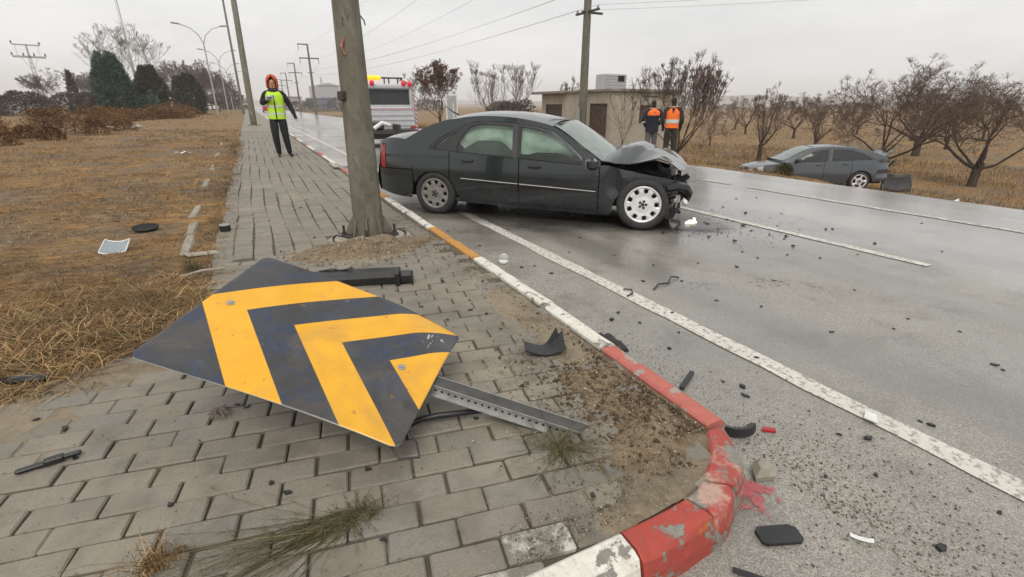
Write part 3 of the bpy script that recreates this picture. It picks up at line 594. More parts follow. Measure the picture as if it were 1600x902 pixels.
# dry grass: matted straw over the left field, taller along the far roadside
def blades(name, P, l0, l1, w, flat, mat='straw', curl=.35):
    """P: rows of x, y, z, size"""
    n = len(P); L = np.random.uniform(l0, l1, n) * np.clip(P[:, 3], .2, 6); a = np.random.uniform(0, 6.28, n); el = np.random.uniform(*flat, n)
    d = np.stack([np.cos(a) * np.cos(el), np.sin(a) * np.cos(el), np.sin(el)], 1); sd = np.stack([-np.sin(a), np.cos(a), 0 * a], 1); p = P[:, :3]
    ww = (w * np.clip(P[:, 3], .5, 8) * np.random.uniform(.6, 1.3, n))[:, None]
    mid = p + d * L[:, None] * .55; tip = mid + (d * np.array([1, 1, 1 - curl * 2]) + np.random.normal(0, .25, (n, 3))) * L[:, None] * .5
    tip[:, 2] = np.maximum(tip[:, 2], p[:, 2] + .004)
    V = np.stack([p - sd * ww, p + sd * ww, mid + sd * ww * .8, mid - sd * ww * .8, tip], 1).reshape(-1, 3); o = np.arange(n)[:, None] * 5
    q1 = o + np.array([[0, 1, 2]]); q2 = o + np.array([[0, 2, 3]]); q3 = o + np.array([[3, 2, 4]])
    return tag(tri_mesh(name, V, np.concatenate([q1, q2, q3]), mat), kind='stuff')
U = np.random.random
def pts(x, y, size, keep=None, dz=-.006):
    P = np.stack([x, y, ground_z(x, y) + dz, size + 0 * x], 1); return P if keep is None else P[keep]
n = 190000; y = 2.78 + U(n) ** 1.9 * 30; x = -.48 - U(n) ** 1.15 * (3.0 + y * .6); d = fbm(x, y, .8, 3, 21) * .6 + fbm(x, y, 3.2, 2, 22) * .4
keep = (U(n) < (d - .40) * 4.5) & ~((y < 3.05) & (x > -.95) & (U(n) > .25)); blades('dry_grass', pts(x, y, .55 + .10 * y ** .85, keep), .05, .15, .0021, (-.05, .6))
n = 9000; x = np.random.normal(-1.1, .5, n); y = np.random.normal(3.4, .5, n); blades('matted_straw', pts(x, y, 1.0, (x < -.45) & (y > 2.74)), .08, .27, .0026, (-.02, .5))
n = 6000; y = 4.4 + U(n) * 16; x = -.50 + np.random.normal(0, .10, n); P = pts(x, y, .5 + y * .06); P[:, 2] = SW - .01; blades('sidewalk_edge_grass', P, .04, .12, .0022, (.0, .7))
n = 90000; x = ROAD_E + .14 + U(n) ** 1.5 * 24; y = .5 + U(n) * 34; d = fbm(x, y, .6, 3, 31); blades('roadside_grass', pts(x, y, 1.3 + .05 * np.hypot(x, y), U(n) < (d - .28) * 2.4), .05, .14, .0024, (.3, 1.45))
n = 16000; x = -2 - U(n) * 26; y = 26 + U(n) * 70; d = fbm(x, y, .25, 3, 41); blades('far_field_grass', pts(x, y, 1.5 + y * .03, U(n) < (d - .25) * 2), .05, .10, .004, (.05, .8))
n = 22000; x = 11 + U(n) * 60; y = 12 + U(n) * 70; blades('orchard_grass', pts(x, y, 2.2 + .03 * y), .05, .12, .004, (.2, 1.3))

n = 700; x = np.minimum(N_(1.25, .22, n), 1.5); y = np.maximum(N_(1.6, .45, n), np.where(x < 1.3, 1.0, 1.16)); P = np.stack([x, y, np.maximum(SW, soil_h(x, y)) + .002, 0 * x + .5], 1); blades('soil_straw', P, .03, .10, .0022, (-.02, .25))

# far hills
def ridge(name, d, az0, az1, h, seed, mat='hill', base=-20, n=60):
    m = MB(); rows = []
    for k in range(n):
        az = R(az0 + (az1 - az0) * k / (n - 1)); hh = h * (0.45 + 0.75 * float(fbm(az * 5, seed, 2.2, 4, seed))) * min(1, 4 * k / n, 4 * (n - 1 - k) / n)
        s, c = math.sin(az), math.cos(az); rows.append([(s * d * f, c * d * f, z) for f, z in ((.86, base), (.92, hh * .4), (1.0, hh), (1.25, hh * .8), (1.5, base))])
    m.grid(rows, flip=False); return tag(m.build(name, mat, smooth=True), kind='structure')
ridge('hills', 1500, 18, 112, 26, 5); ridge('hills', 2400, -75, 60, 26, 8); ridge('hills', 2300, 50, 120, 50, 12)

# ------------------------------------------------------------------ vehicles
def wheel(parent, x, y, z, r, w=0.20, side=-1, steer=0.0, camber=0.0, rim_mat='alloy', spokes=9, rim_r=0.75, flat=False):
    e = bpy.data.objects.new('wheel', None); COL.objects.link(e); e.parent = parent; e.location = (x, y, z); e.rotation_euler = (camber, 0, steer); e.empty_display_size = .1
    M = Matrix.Rotation(R(90) * (1 if side < 0 else -1), 4, 'X')      # lathe axis to the outside
    t = MB(); q = rim_r * r
    t.lathe([(q * .98, -w * .45), (r * .90, -w * .5), (r * .985, -w * .38), (r, -w * .2), (r, w * .2), (r * .985, w * .38), (r * .90, w * .5), (q * 1.04, w * .49), (q, w * .44)], 40, M=M)
    o = t.build('tyre', 'tyre', e, True)
    if flat:
        for v in o.data.vertices:
            if v.co.z < -r * .86: v.co.z = -r * .86 + (v.co.z + r * .86) * .15; v.co.y *= 1.12
    rm = MB(); rm.lathe([(q, w * .40), (q * 1.01, w * .47), (q * .97, w * .485), (q * .90, w * .47), (q * .86, w * .40), (q * .84, w * .1)], 40, M=M)
    rim = rm.build('rim', rim_mat, e, True)
    bk = MB(); bk.lathe([(q * .99, w * .22), (0.001, w * .24)], 32, M=M); bk.build('brake_disc', 'void', e)
    sp = MB()
    for k in range(spokes):
        a = 2 * math.pi * (k + .5) / spokes; hw0, hw1 = (.13, .085) if spokes > 6 else (.14, .11)
        P = []
        for rr_, zz, ww in (((q * .56, w * .44, q * .16), (q * .70, w * .455, q * .135), (q * .93, w * .455, q * .22)) if spokes > 6 else ((q * .30, w * .42, q * hw0 * 1.1), (q * .62, w * .45, q * hw1 * 1.25), (q * .93, w * .455, q * hw0 * 1.5))):
            c, s = math.cos(a), math.sin(a)
            P.append([(c * rr_ - s * t_, s * rr_ + c * t_, zz - (0 if abs(t_) < ww * .99 else w * .05)) for t_ in (-ww, -ww * .6, ww * .6, ww)])
        sp.grid([[M @ Vector(p) for p in row] for row in P])
    sp.lathe([(0.001, w * .44), (q * .26, w * .44), (q * .46, w * .43), (q * .62, w * .445), (q * .64, w * .37)] if spokes > 6 else [(0.001, w * .44), (q * .26, w * .44), (q * .46, w * .425), (q * .50, w * .37)], 28, M=M)
    sp.build('spokes', rim_mat, e)
    hb = MB()
    for k in range(5):
        a = 2 * math.pi * k / 5; hb.lathe([(q * .085, w * .445), (q * .075, w * .46), (0.001, w * .46)], 8, M=M @ Matrix.Translation((math.cos(a) * q * .18, math.sin(a) * q * .18, 0)))
    hb.lathe([(q * .10, w * .45), (q * .08, w * .475), (.001, w * .475)], 10, M=M)
    hb.build('hub_nuts', 'steel_dark', e)
    return e

class Sedan:
    def __init__(s, root, p):
        s.root, s.p = root, p
        s.belt, s.rail, s.trim, s.low = curve_fn(p['belt']), curve_fn(p['rail']), curve_fn(p['trim']), curve_fn(p['low'])
    def arch(s, x):
        z = -9
        for xc, zc, r in s.p['arches']:
            if abs(x - xc) < r: z = max(z, zc + math.sqrt(r * r - (x - xc) ** 2))
        return z
    def W(s, x, z):
        p = s.p; hw = p['hw']; b = s.belt(x) if x > p['belt'][0][0] else p['belt'][0][1]
        y = hw - 0.05 * max(0, (0.50 - z) / .4) ** 2 - 0.030 * max(0, (min(z, b) - 0.52) / .3) ** 2
        if z > b: y -= (z - b) * p.get('tumble', .42)
        t0, t1 = p['taper']
        if x < t0[0]: y -= t0[1] * ((t0[0] - x) / (t0[0] - p['tail'])) ** 2.2
        if x > t1[0]: y -= t1[1] * ((x - t1[0]) / (p['nose'] - t1[0])) ** 2.0
        return y + 0.006 * math.exp(-((z - p['crease']) / .03) ** 2)
    def panel(s, name, x0, x1, zl, zu, mat, side, nx=18, nz=10, off=0.0, parent=None, dent=None, skirt=True):
        P = []
        for i in range(nx + 1):
            x = x0 + (x1 - x0) * i / nx; a, b = zl(x), zu(x); row = []
            for j in range(nz + 1):
                z = a + (b - a) * j / nz; y = s.W(x, z) + off
                if dent: y += dent(x, z)
                row.append((x, side * y, z))
            P.append(row)
        m = MB(); m.grid(P, flip=side > 0)
        if skirt:
            q = 0.022; loop = [P[i][0] for i in range(nx + 1)] + [P[nx][j] for j in range(1, nz + 1)] + [P[i][nz] for i in range(nx - 1, -1, -1)] + [P[0][j] for j in range(nz - 1, 0, -1)]
            inn = [(a, b - side * q, c) for a, b, c in loop]; n = len(loop); m.add(loop + inn, [(k, (k + 1) % n, n + (k + 1) % n, n + k) for k in range(n)])
        o = m.build(name, mat, parent or s.root, True)
        md = o.modifiers.new('edge', 'EDGE_SPLIT'); md.split_angle = R(40); return o
    def poly(s, name, pts, mat, side, off=0.0, parent=None, ring=None):
        if ring is None:
            m = MB(); n = len(pts); c = np.mean(np.array(pts), 0)
            vs = [(x, side * (s.W(x, z) + off), z) for x, z in pts]; cx = (c[0], side * (s.W(c[0], c[1]) + off + .01), c[1])
            m.add(vs + [cx], [((k + 1) % n, k, n) if side > 0 else (k, (k + 1) % n, n) for k in range(n)])
        else:
            m = MB(); n = len(pts); a = [(x, side * (s.W(x, z) + off), z) for x, z in pts]; b = [(x, side * (s.W(x, z) + off + .004), z) for x, z in ring]; c = [(x, y - side * .03, z) for x, y, z in b]
            m.add(a + b + c, [(k, (k + 1) % n, n + (k + 1) % n, n + k) for k in range(n)] + [(n + k, n + (k + 1) % n, 2 * n + (k + 1) % n, 2 * n + k) for k in range(n)])
        return m.build(name, mat, parent or s.root)
    def over(s, name, x0, x1, mat, crown, bow=0.0, nx=14, ny=18, smax=1.0, dz=0.0, parent=None, dent=None):
        P = []
        for i in range(nx + 1):
            x = x0 + (x1 - x0) * i / nx; z = s.rail(x); yr = s.W(x, z) * smax; row = []
            for j in range(ny + 1):
                t = -1 + 2 * j / ny; zz = z + crown * (1 - abs(t * smax) ** 2.6) + dz; xx = x + bow * (1 - t * t)
                if dent: zz += dent(xx, t)
                row.append((xx, t * yr, zz))
            P.append(row)
        m = MB(); m.grid(P, flip=True); return m.build(name, mat, parent or s.root, True)

def build_wreck():
    A = (2.728, 7.036)
    root = empty('wrecked_sedan', (A[0], A[1], 0.0), R(-46.46), 'dark grey sedan with crushed bonnet and splayed front wheel standing across the kerb lane', 'car')
    p = dict(hw=.875, tail=-.935, nose=3.16, crease=.80, tumble=.40,
             belt=[(-.93, .93), (-.44, .94), (-.25, .905), (-.066, .872), (.24, .845), (1.2, .787), (2.06, .735), (2.3, .73)],
             rail=[(-.44, .985), (-.2, 1.115), (.0, 1.19), (.24, 1.245), (.6, 1.285), (1.07, 1.27), (1.5, 1.20), (1.71, 1.12), (2.0, .935), (2.27, .765)],
             trim=[(-.07, .872), (.0, .963), (.16, 1.055), (.335, 1.139), (.48, 1.195), (.68, 1.225), (1.08, 1.205), (1.40, 1.165), (1.585, 1.115), (1.78, 1.0), (2.0, .83), (2.08, .737)],
             low=[(-.93, .27), (-.45, .215), (.36, .20), (1.2, .175), (2.25, .15), (2.36, .15)],
             arches=[(0, .25, .335), (2.74, .20, .335)], taper=((-.35, .17), (2.55, .17)))
    c = Sedan(root, p); tail, gR, gB, gF = -.935, .236, 1.212, 2.235
    decke = curve_fn([(-.935, .945), (-.8, .985), (-.6, 1.0), (-.44, .985)]); zq = curve_fn([(-.935, .945), (-.8, .985), (-.6, 1.0), (-.44, .978), (-.28, .925), (-.07, .873), (.24, .845), (.4, .836)])
    ftop = curve_fn([(2.2, .735), (2.30, .745), (2.458, .715), (2.854, .64), (3.143, .581), (3.2, .57)])
    sillt = lambda x: c.low(x) + .055
    for sd in (-1, 1):
        c.panel('rear_bumper', tail, -.318, lambda x: max(c.low(x), c.arch(x)), lambda x: .592 if x < -.28 else .55, 'body', sd, 12, 8, off=.012)
        q = c.panel('quarter_panel', tail, gR - .006, lambda x: max(.602 if x < -.318 else 0.30, c.arch(x)), zq, 'body', sd, 40, 14)
        fl = c.panel('fuel_flap', -.60, -.42, lambda x: .70, lambda x: .825, 'body', sd, 6, 5, .004, q) if sd < 0 else None
        dr = c.panel('rear_door', gR + .006, gB - .006, lambda x: max(sillt(x), c.arch(x) + .004), lambda x: c.belt(x) - .002, 'body', sd, 22, 12)
        df = c.panel('front_door', gB + .006, gF - .006, sillt, lambda x: c.belt(x) - .002, 'body', sd, 18, 12)
        for d_, xx, zz in ((dr, .50, .735), (df, 1.42, .695)):
            m = MB(); m.bbox((-.085, -.02, -.018), (.085, .02, .018), .012, M=Matrix.Translation((xx, sd * (c.W(xx, zz) + .012), zz))); m.build('door_handle', 'black', d_)
            m = MB(); x0, x1 = (.41, gB - .01) if d_ is dr else (gB + .012, 2.205)
            zf = lambda x: .493 + (.416 - .493) * (x - .405) / (2.208 - .405)
            m.grid([[(x, sd * (c.W(x, zf(x)) + o), zf(x) + dz) for o, dz in ((.002, .028), (.014, .022), (.014, .004), (.002, -.002))] for x in np.linspace(x0, x1, 8)]); m.build('side_moulding', 'trim', d_)
            m = MB(); m.grid([[(x, sd * (c.W(x, zf(x)) + .0165), zf(x) + dz) for dz in (.023, .015)] for x in np.linspace(x0, x1, 8)]); m.build('chrome_strip', 'chrome', d_)
        dentf = (lambda x, z: -.05 * math.exp(-(((x - 2.42) / .10) ** 2 + ((z - .52) / .16) ** 2)) - .03 * math.exp(-(((x - 2.62) / .06) ** 2)) * (z > .5) + .035 * math.exp(-(((x - 2.52) / .06) ** 2 + ((z - .60) / .10) ** 2)) + .02 * math.sin(x * 23) * (x > 2.9)) if sd < 0 else (lambda x, z: -.09 * max(0, x - 2.6))
        c.panel('front_fender', gF + .006, 3.15, lambda x: max(.17 if x < 2.5 else .44, c.arch(x)), lambda x: ftop(x), 'body', sd, 36, 12, dent=dentf)
        c.panel('sill', .30, 2.38, lambda x: c.low(x) - .01, lambda x: c.low(x) + .048, 'body', sd, 16, 3, off=-.02)
        # roof side: C-pillar, cant rail, A-pillar
        c.panel('roof_side', -.44, 2.24, lambda x: min(c.rail(x) - .012, zq(x) if x < -.07 else c.belt(x) if x > 2.08 else c.trim(x)), lambda x: c.rail(x), 'body', sd, 66, 6, skirt=False)
        # windows: frames, glass, and the inflated curtain airbags behind
        qo = [(-.066, .874), (0, .963), (.335, 1.139), (.41, 1.165), (.205, .848)]; qi = [(-.004, .884), (.044, .947), (.20, 1.035), (.315, 1.095), (.166, .868)]
        ro = [(.205, .848), (.30, 1.0), (.41, 1.168), (.50, 1.2), (.68, 1.225), (1.145, 1.197), (1.172, .789), (.7, .817)]; ri = [(.355, .855), (.385, .985), (.47, 1.11), (.55, 1.155), (.68, 1.178), (1.05, 1.158), (1.092, .808), (.7, .832)]
        fo = [(1.172, .789), (1.145, 1.197), (1.40, 1.162), (1.585, 1.115), (1.78, 1.0), (2.0, .83), (2.07, .735), (1.6, .762)]; fi = [(1.245, .80), (1.218, 1.150), (1.42, 1.122), (1.60, 1.072), (1.76, .975), (1.965, .815), (2.0, .752), (1.6, .778)]
        ri, fi = [[(a[0] + (b[0] - a[0]) * .68, a[1] + (b[1] - a[1]) * .68) for a, b in zip(O, I)] for O, I in ((ro, ri), (fo, fi))]; ri[0], ri[1], ri[2] = (.325, .855), (.365, .985), (.455, 1.12)
        for nm, o_, i_, par in (('quarter_window', qo, qi, root), ('rear_window_frame', ro, ri, dr), ('front_window_frame', fo, fi, df)):
            fr = c.poly(nm, o_, 'trim', sd, -.002, par, ring=i_) if par is not root else c.poly('quarter_window', o_, 'trim', sd, -.002, root, ring=i_)
            if par is root: c.poly('pane', i_, 'glass_dark', sd, -.012, fr)
            else: c.poly('window_glass', i_, 'glass', sd, -.012, par)
        for x0, x1, nm in ((.30, 1.15, 'curtain_airbag'), (1.16, 2.02, 'curtain_airbag')):
            P = []
            for x in np.linspace(x0, x1, 22):
                row = []
                for t in np.linspace(0, 1, 12):
                    b = c.belt(x) + (.07 + .10 * float(fbm(x, sd, 3.2, 3, 8)) if x > 1.16 else .13 + .08 * math.sin(x * 9)) - .04; tp = max(b + .02, min(c.trim(min(max(x, -.06), 2.07)), c.rail(x)) - .01); z = b + (tp - b) * t
                    row.append((x, sd * (c.W(x, z) - .075 - .035 * float(fbm(x, t, 4.0, 3, 4)) + .03 * math.sin(t * 3.1)), z))
                P.append(row)
            m = MB(); m.grid(P, flip=sd > 0); m.build(nm, 'airbag', root, True)
        m = MB(); m.bbox((.36, min(sd * .3, sd * .84), .55), (1.06, max(sd * .3, sd * .84), .985), .12); m.v = [(x, math.copysign(min(abs(y), c.W(x, z) - .03), y) if abs(y) > .3 else y, z) for x, y, z in m.v]; m.build('rear_seat', 'seat', root, True)
        # door mirror
        mm = bpy.data.objects.new('mirror', None); COL.objects.link(mm); mm.parent = root; mm.empty_display_size = .1
        yy = c.W(2.1, .77)
        m = MB(); m.bbox((2.10, min(sd * (yy - .02), sd * (yy + .17)), .695), (2.20, max(sd * (yy - .02), sd * (yy + .17)), .825), .03); m.build('mirror_housing', 'body', mm, False)
        m = MB(); m.bbox((2.085, min(sd * (yy + .03), sd * (yy + .16)), .71), (2.10, max(sd * (yy + .03), sd * (yy + .16)), .812), .005); m.build('mirror_glass', 'mirror', mm)
        m = MB(); m.add([(1.99, sd * (c.W(2., .75) + .004), .742), (2.12, sd * (c.W(2.12, .74) + .004), .735), (2.02, sd * (c.W(2.02, .83) + .004), .835)], [(0, 1, 2)]); m.build('mirror_base', 'black', mm)
        # tail lamp wraps the corner
        m = MB(); P = []
        for t in np.linspace(0, 1, 8):
            x = -.80 - .155 * t; row = []
            for z in np.linspace(.60, .905, 6): row.append((x if t < .7 else x - .02 * (t - .7), sd * (c.W(max(x, tail), z) + .006 - (0 if t < .7 else (t - .7) * .8)), z))
            P.append(row)
        m.grid(P, flip=sd > 0); m.build('tail_light', 'tail_red', root, True)
    dent = lambda x, t: .012 * math.sin(x * 5) * .3
    c.over('roof', .22, 1.60, 'body', .055, 0, 18, 18)
    c.over('rear_window', -.43, .22, 'glass_screen', .055, 0, 12, 16, .90, -.004); c.over('rear_window_surround', -.44, .225, 'body', .055, 0, 12, 16, 1.0, -.016)
    ws = c.over('windscreen', 1.60, 2.26, 'glass_screen', .055, .10, 12, 16, .93, .0)
    # roof front edge buckle
    m = MB(); m.tube([(1.60, -.60, 1.175), (1.66, -.55, 1.19), (1.70, -.1, 1.215), (1.70, .4, 1.20), (1.62, .62, 1.17)], .016, 8); m.build('roof_lip', 'body', root, True)
    # boot lid, tail
    P = [[(x, t * (c.W(x, decke(x)) - .002), decke(x) + .055 * (1 - abs(t) ** 2.4)) for t in np.linspace(-1, 1, 17)] for x in np.linspace(-.935, -.44, 9)]
    m = MB(); m.grid(P, flip=True); m.build('boot_lid', 'body', root, True)
    P = [[(-.935 - .05 * (1 - t * t) - .05 * math.exp(-((z - .42) / .2) ** 2), t * (c.W(-.935, z) + (.01 if z < .6 else 0)), z) for t in np.linspace(-1, 1, 15)] for z in np.linspace(.27, .945, 10)]
    m = MB(); m.grid(P); m.build('tail_panel', 'body', root, True)
    m = MB(); m.box((-.99, -.26, .62), (-.975, .26, .74)); m.build('number_plate', 'white_plastic', root)
    m = MB(); m.tube([(.10, -.22, 1.29), (.02, -.22, 1.325), (-.10, -.22, 1.40)], [.014, .010, .005], 6); m.build('roof_aerial', 'black', root)
    # dark shell under the panels: floor, firewall, cabin sides below the belt
    m = MB(); m.box((-.86, -.60, .20), (2.35, .60, .72)); m.box((.36, -.80, .20), (2.30, .80, .60)); m.box((-.85, -.72, .60), (-.45, .72, .92)); m.box((-.44, -.55, .72), (-.40, .55, .95)); m.box((2.28, -.62, .2), (2.36, .62, .70)); m.build('underbody', 'void', root)
    m = MB(); m.bbox((1.72, -.62, .70), (2.2, .62, .80), .04); m.build('dashboard', 'black', root)
    wh = MB(); wh.lathe([(.165, 0), (.185, .015), (.165, .03)], 20, M=Matrix.Translation((1.62, .32, .80)) @ Matrix.Rotation(R(65), 4, 'Y')); wh.build('steering_wheel', 'black', root)
    # crumpled bonnet: tent-folded sheet
    ex = [2.20, 2.34, 2.46, 2.68, 2.90, 3.02, 3.14]; edge = lambda x: float(np.interp(x, ex, [.785, .76, .735, .775, .830, .785, .69])); crest = lambda x: float(np.interp(x, [2.20, 2.32, 2.54, 2.60, 2.84, 3.0, 3.14], [.82, .875, .955, .95, .85, .765, .68]))
    P = []
    for x in np.linspace(2.22, 3.14, 40):
        row = []
        for t in np.linspace(-1, 1, 33):
            a = abs(t + .04 * math.sin(x * 6)); f = min(1, max(0, (1 - a) / .55)); xx = x + .06 * (1 - t * t) * (1 if x > 2.5 else .3)
            z = edge(x) * (1 - f) + crest(x) * f + .010 * math.sin(t * 5 + 1) * f - .020 * math.exp(-((x - 2.72 - .12 * t) / .035) ** 2) * f + .012 * math.exp(-((x - 2.36 + .1 * t) / .03) ** 2)
            if x > 2.95: z += .008 * math.sin(t * 6 + 1) * (x - 2.95) / .2
            row.append((xx, t * (.80 - .12 * max(0, x - 2.6)), z))
        P.append(row)
    m = MB(); m.grid(P, flip=True); o = m.build('bonnet', 'body', root, True); sm = o.modifiers.new('t', 'SOLIDIFY'); sm.thickness = .012; es = o.modifiers.new('e', 'EDGE_SPLIT'); es.split_angle = R(14)
    m = MB(); P = [[(2.24 + .02 * math.sin(t * 8), t * .78, z) for z in (.72, .80 + .08 * (1 - t * t))] for t in np.linspace(-1, 1, 13)]; m.grid(P); m.build('scuttle', 'black', root)
    for s_ in (-.35, .25): m = MB(); m.tube([(2.22, s_ - .2, .80), (2.10, s_, .88), (1.98, s_ + .25, .965)], .009, 5); m.build('wiper', 'black', root)
    # engine bay and the shattered front
    m = MB(); m.box((2.36, -.60, .22), (3.02, .60, .58)); m.bbox((2.45, -.35, .50), (2.9, .30, .70), .05); m.bbox((2.5, .32, .5), (2.8, .56, .66), .03); m.tube([(2.5, -.45, .60), (2.75, -.50, .66), (3.0, -.40, .58)], .03, 8); m.build('engine', 'black_matt', root)
    m = MB(); rg = random.Random(5)
    for k in range(80):
        q = Vector((rg.uniform(2.98, 3.20), rg.uniform(-.78, .70), rg.uniform(.17, .54))); L = rg.uniform(.03, .10)
        M = Matrix.Translation(q) @ Matrix.Rotation(rg.uniform(0, 3), 4, 'X') @ Matrix.Rotation(rg.uniform(0, 3), 4, 'Z')
        m.bbox((-L, -.02, -.010), (L, rg.uniform(.01, .05), rg.uniform(.006, .04)), .008, M=M)
    m.tube([(3.02, -.80, .50), (3.14, -.76, .53), (3.22, -.66, .50), (3.27, -.58, .42), (3.27, -.50, .33)], [.04, .055, .06, .055, .03], 7)
    tag(m.build('smashed_bumper', 'black', root), 'shattered black front bumper and radiator frame')
    m = MB(); m.tube([(3.05, -.70, .16), (3.12, -.72, .30), (3.10, -.70, .42)], [.012, .01, .012], 6); m.tube([(3.09, -.78, .14), (3.14, -.76, .25), (3.17, -.74, .40)], [.012, .012, .01], 6); m.build('bent_bracket', 'alloy_dirty', root)
    P = [[(2.97 + .16 * t + .03 * math.sin(a * 2), -.84 + .06 * math.sin(t * 4) + .04 * a, .155 + .13 * a + .02 * math.sin(t * 7)) for a in np.linspace(0, 1, 5)] for t in np.linspace(0, 1, 7)]
    m = MB(); m.grid(P); m.build('torn_wheel_liner', 'steel_dark', root, True)
    m = MB(); m.lathe([(.001, -.03), (.035, -.022), (.05, 0), (.045, .02), (.001, .035)], 14, M=Matrix.Translation((3.24, -.66, .33)) @ Matrix.Rotation(R(60), 4, 'Y')); m.build('fog_lamp', 'lamp_clear', root, True)
    m = MB(); m.bbox((3.05, -.70, .53), (3.15, -.48, .63), .02, M=Matrix.Rotation(R(4), 4, 'Y')); m.build('headlight', 'lamp_clear', root)
    m = MB(); m.bbox((2.98, .40, .50), (3.10, .66, .62), .02); m.build('headlight', 'lamp_clear', root)
    wheel(root, 0, -.77, .285, .30, .20, -1, 0, 0, 'alloy_dirty', 9, .68, True); wheel(root, 0, .77, .30, .30, .20, 1, 0, 0, 'alloy_dirty', 9, .68)
    wheel(root, 2.76, -.80, .30, .305, .20, -1, R(9), R(-7), 'alloy', 9, .70); wheel(root, 2.76, .74, .30, .30, .20, 1, R(9), R(4), 'alloy', 9, .70)
    return root
build_wreck()

def build_ditch_car(name, loc, rot, scale, label, detail=True, mats=('body2',), smashed=True):
    root = empty(name, loc, label=label, cat='car', rot=rot); root.scale = (scale,) * 3
    bm_ = mats[0]
    p = dict(hw=.89, tail=-.90, nose=3.50, crease=.86, tumble=.42,
             belt=[(-.75, 1.02), (-.2, 1.0), (.5, .975), (1.5, .945), (2.2, .93), (2.6, .92)],
             rail=[(-.80, 1.07), (-.45, 1.20), (.0, 1.335), (.45, 1.41), (.9, 1.435), (1.35, 1.415), (1.75, 1.32), (2.15, 1.12), (2.5, .955)],
             trim=[(-.42, 1.0), (-.2, 1.13), (.1, 1.27), (.45, 1.355), (.9, 1.38), (1.3, 1.355), (1.6, 1.27), (1.9, 1.10), (2.12, .945)],
             low=[(-.9, .30), (-.4, .22), (.4, .20), (2.3, .18), (3.5, .20)],
             arches=[(0, .30, .37), (2.69, .30, .37)], taper=((-.3, .16), (2.5, .16)))
    c = Sedan(root, p); gR, gB, gF = .30, 1.15, 2.22
    decke = curve_fn([(-.9, 1.0), (-.8, 1.05), (-.7, 1.07)]); ftop = curve_fn([(2.2, .925), (2.6, .90), (3.0, .845), (3.3, .76), (3.5, .66)])
    for sd in (-1, 1):
        c.panel('quarter_panel', -.9, gR - .006, lambda x: max(.30, c.arch(x)), lambda x: decke(x) if x < -.72 else c.belt(x), bm_, sd, 28, 10, dent=(lambda x, z: -.12 * max(0, -.35 - x) + .03 * math.sin(z * 20) * (x < -.5)) if smashed else None)
        dr = c.panel('rear_door', gR + .006, gB - .006, lambda x: max(c.low(x) + .05, c.arch(x)), c.belt, bm_, sd, 16, 8); df = c.panel('front_door', gB + .006, gF - .006, lambda x: c.low(x) + .05, c.belt, bm_, sd, 14, 8)
        if detail:
            for d_, xx, zz in ((dr, .50, .87), (df, 1.32, .85)): m = MB(); m.bbox((-.09, -.02, -.017), (.09, .02, .017), .01, M=Matrix.Translation((xx, sd * (c.W(xx, zz) + .012), zz))); m.build('door_handle', bm_, d_)
        c.panel('front_fender', gF + .004, 3.30, lambda x: max(.26, c.arch(x)), ftop, bm_, sd, 28, 8)
        c.panel('sill', .35, 2.34, lambda x: c.low(x) - .02, lambda x: c.low(x) + .045, 'trim', sd, 8, 2, off=-.02)
        c.panel('roof_side', -.80, 2.46, lambda x: min(c.rail(x) - .012, c.belt(x) if (x < -.42 or x > 2.12) else c.trim(x)), c.rail, bm_, sd, 50, 3, skirt=False)
        w1o = [(-.42, 1.0), (-.2, 1.13), (.1, 1.27), (.45, 1.355), (.95, 1.375), (1.0, .96)]; w1i = [(-.28, 1.01), (-.14, 1.11), (.14, 1.24), (.45, 1.32), (.88, 1.335), (.92, .985)]
        w2o = [(1.0, .96), (.95, 1.375), (1.3, 1.355), (1.6, 1.27), (1.9, 1.10), (2.12, .945)]; w2i = [(1.08, .975), (1.04, 1.335), (1.3, 1.315), (1.57, 1.235), (1.86, 1.07), (2.0, .96)]
        for o_, i_, par in ((w1o, w1i, dr), (w2o, w2i, df)): c.poly('window_frame', o_, 'trim', sd, -.002, par, ring=i_); c.poly('window_glass', i_, 'glass_dark', sd, -.012, par)
        m = MB(); yy = c.W(2.0, .98); m.bbox((1.92, min(sd * yy, sd * (yy + .2)), .96), (2.06, max(sd * yy, sd * (yy + .2)), 1.09), .04); m.build('mirror', bm_, root)
        # swept headlight on the corner
        P = [[(3.49 - .42 * t - .02, sd * (c.W(3.49 - .42 * t, .66) - .10 * (1 - t) ** 2 + .012), .60 + .07 * t + h * (.11 + .05 * t)) for h in np.linspace(0, 1, 4)] for t in np.linspace(0, 1, 9)]
        m = MB(); m.grid(P, flip=sd < 0); m.build('headlight', 'lamp_clear', root, True)
        if not smashed:
            m = MB(); P = [[(-.90 + .22 * t, sd * (c.W(-.9 + .22 * t, z) + .008), z) for z in (.72, .82, .93)] for t in (0, .5, 1)]; m.grid(P); m.build('tail_light', 'tail_red', root)
    c.over('roof', .15, 1.45, bm_, .05); c.over('rear_window', -.78, .15, 'glass_dark', .05, 0, 10, 14, .90, -.004); c.over('rear_window_surround', -.80, .155, bm_, .05, 0, 10, 14, 1.0, -.016); c.over('windscreen', 1.45, 2.44, 'glass_screen', .05, .12, 10, 14, .93)
    P = [[(x + .18 * (1 - t * t) * max(0, (x - 2.9) / .6), t * (c.W(min(x, 3.4), ftop(x)) - .004), ftop(x) + .06 * (1 - abs(t) ** 2.2) * (1 - max(0, (x - 3.2) / .6))) for t in np.linspace(-1, 1, 15)] for x in np.linspace(2.38, 3.36, 12)]
    m = MB(); m.grid(P, flip=True); m.build('bonnet', bm_, root, True)
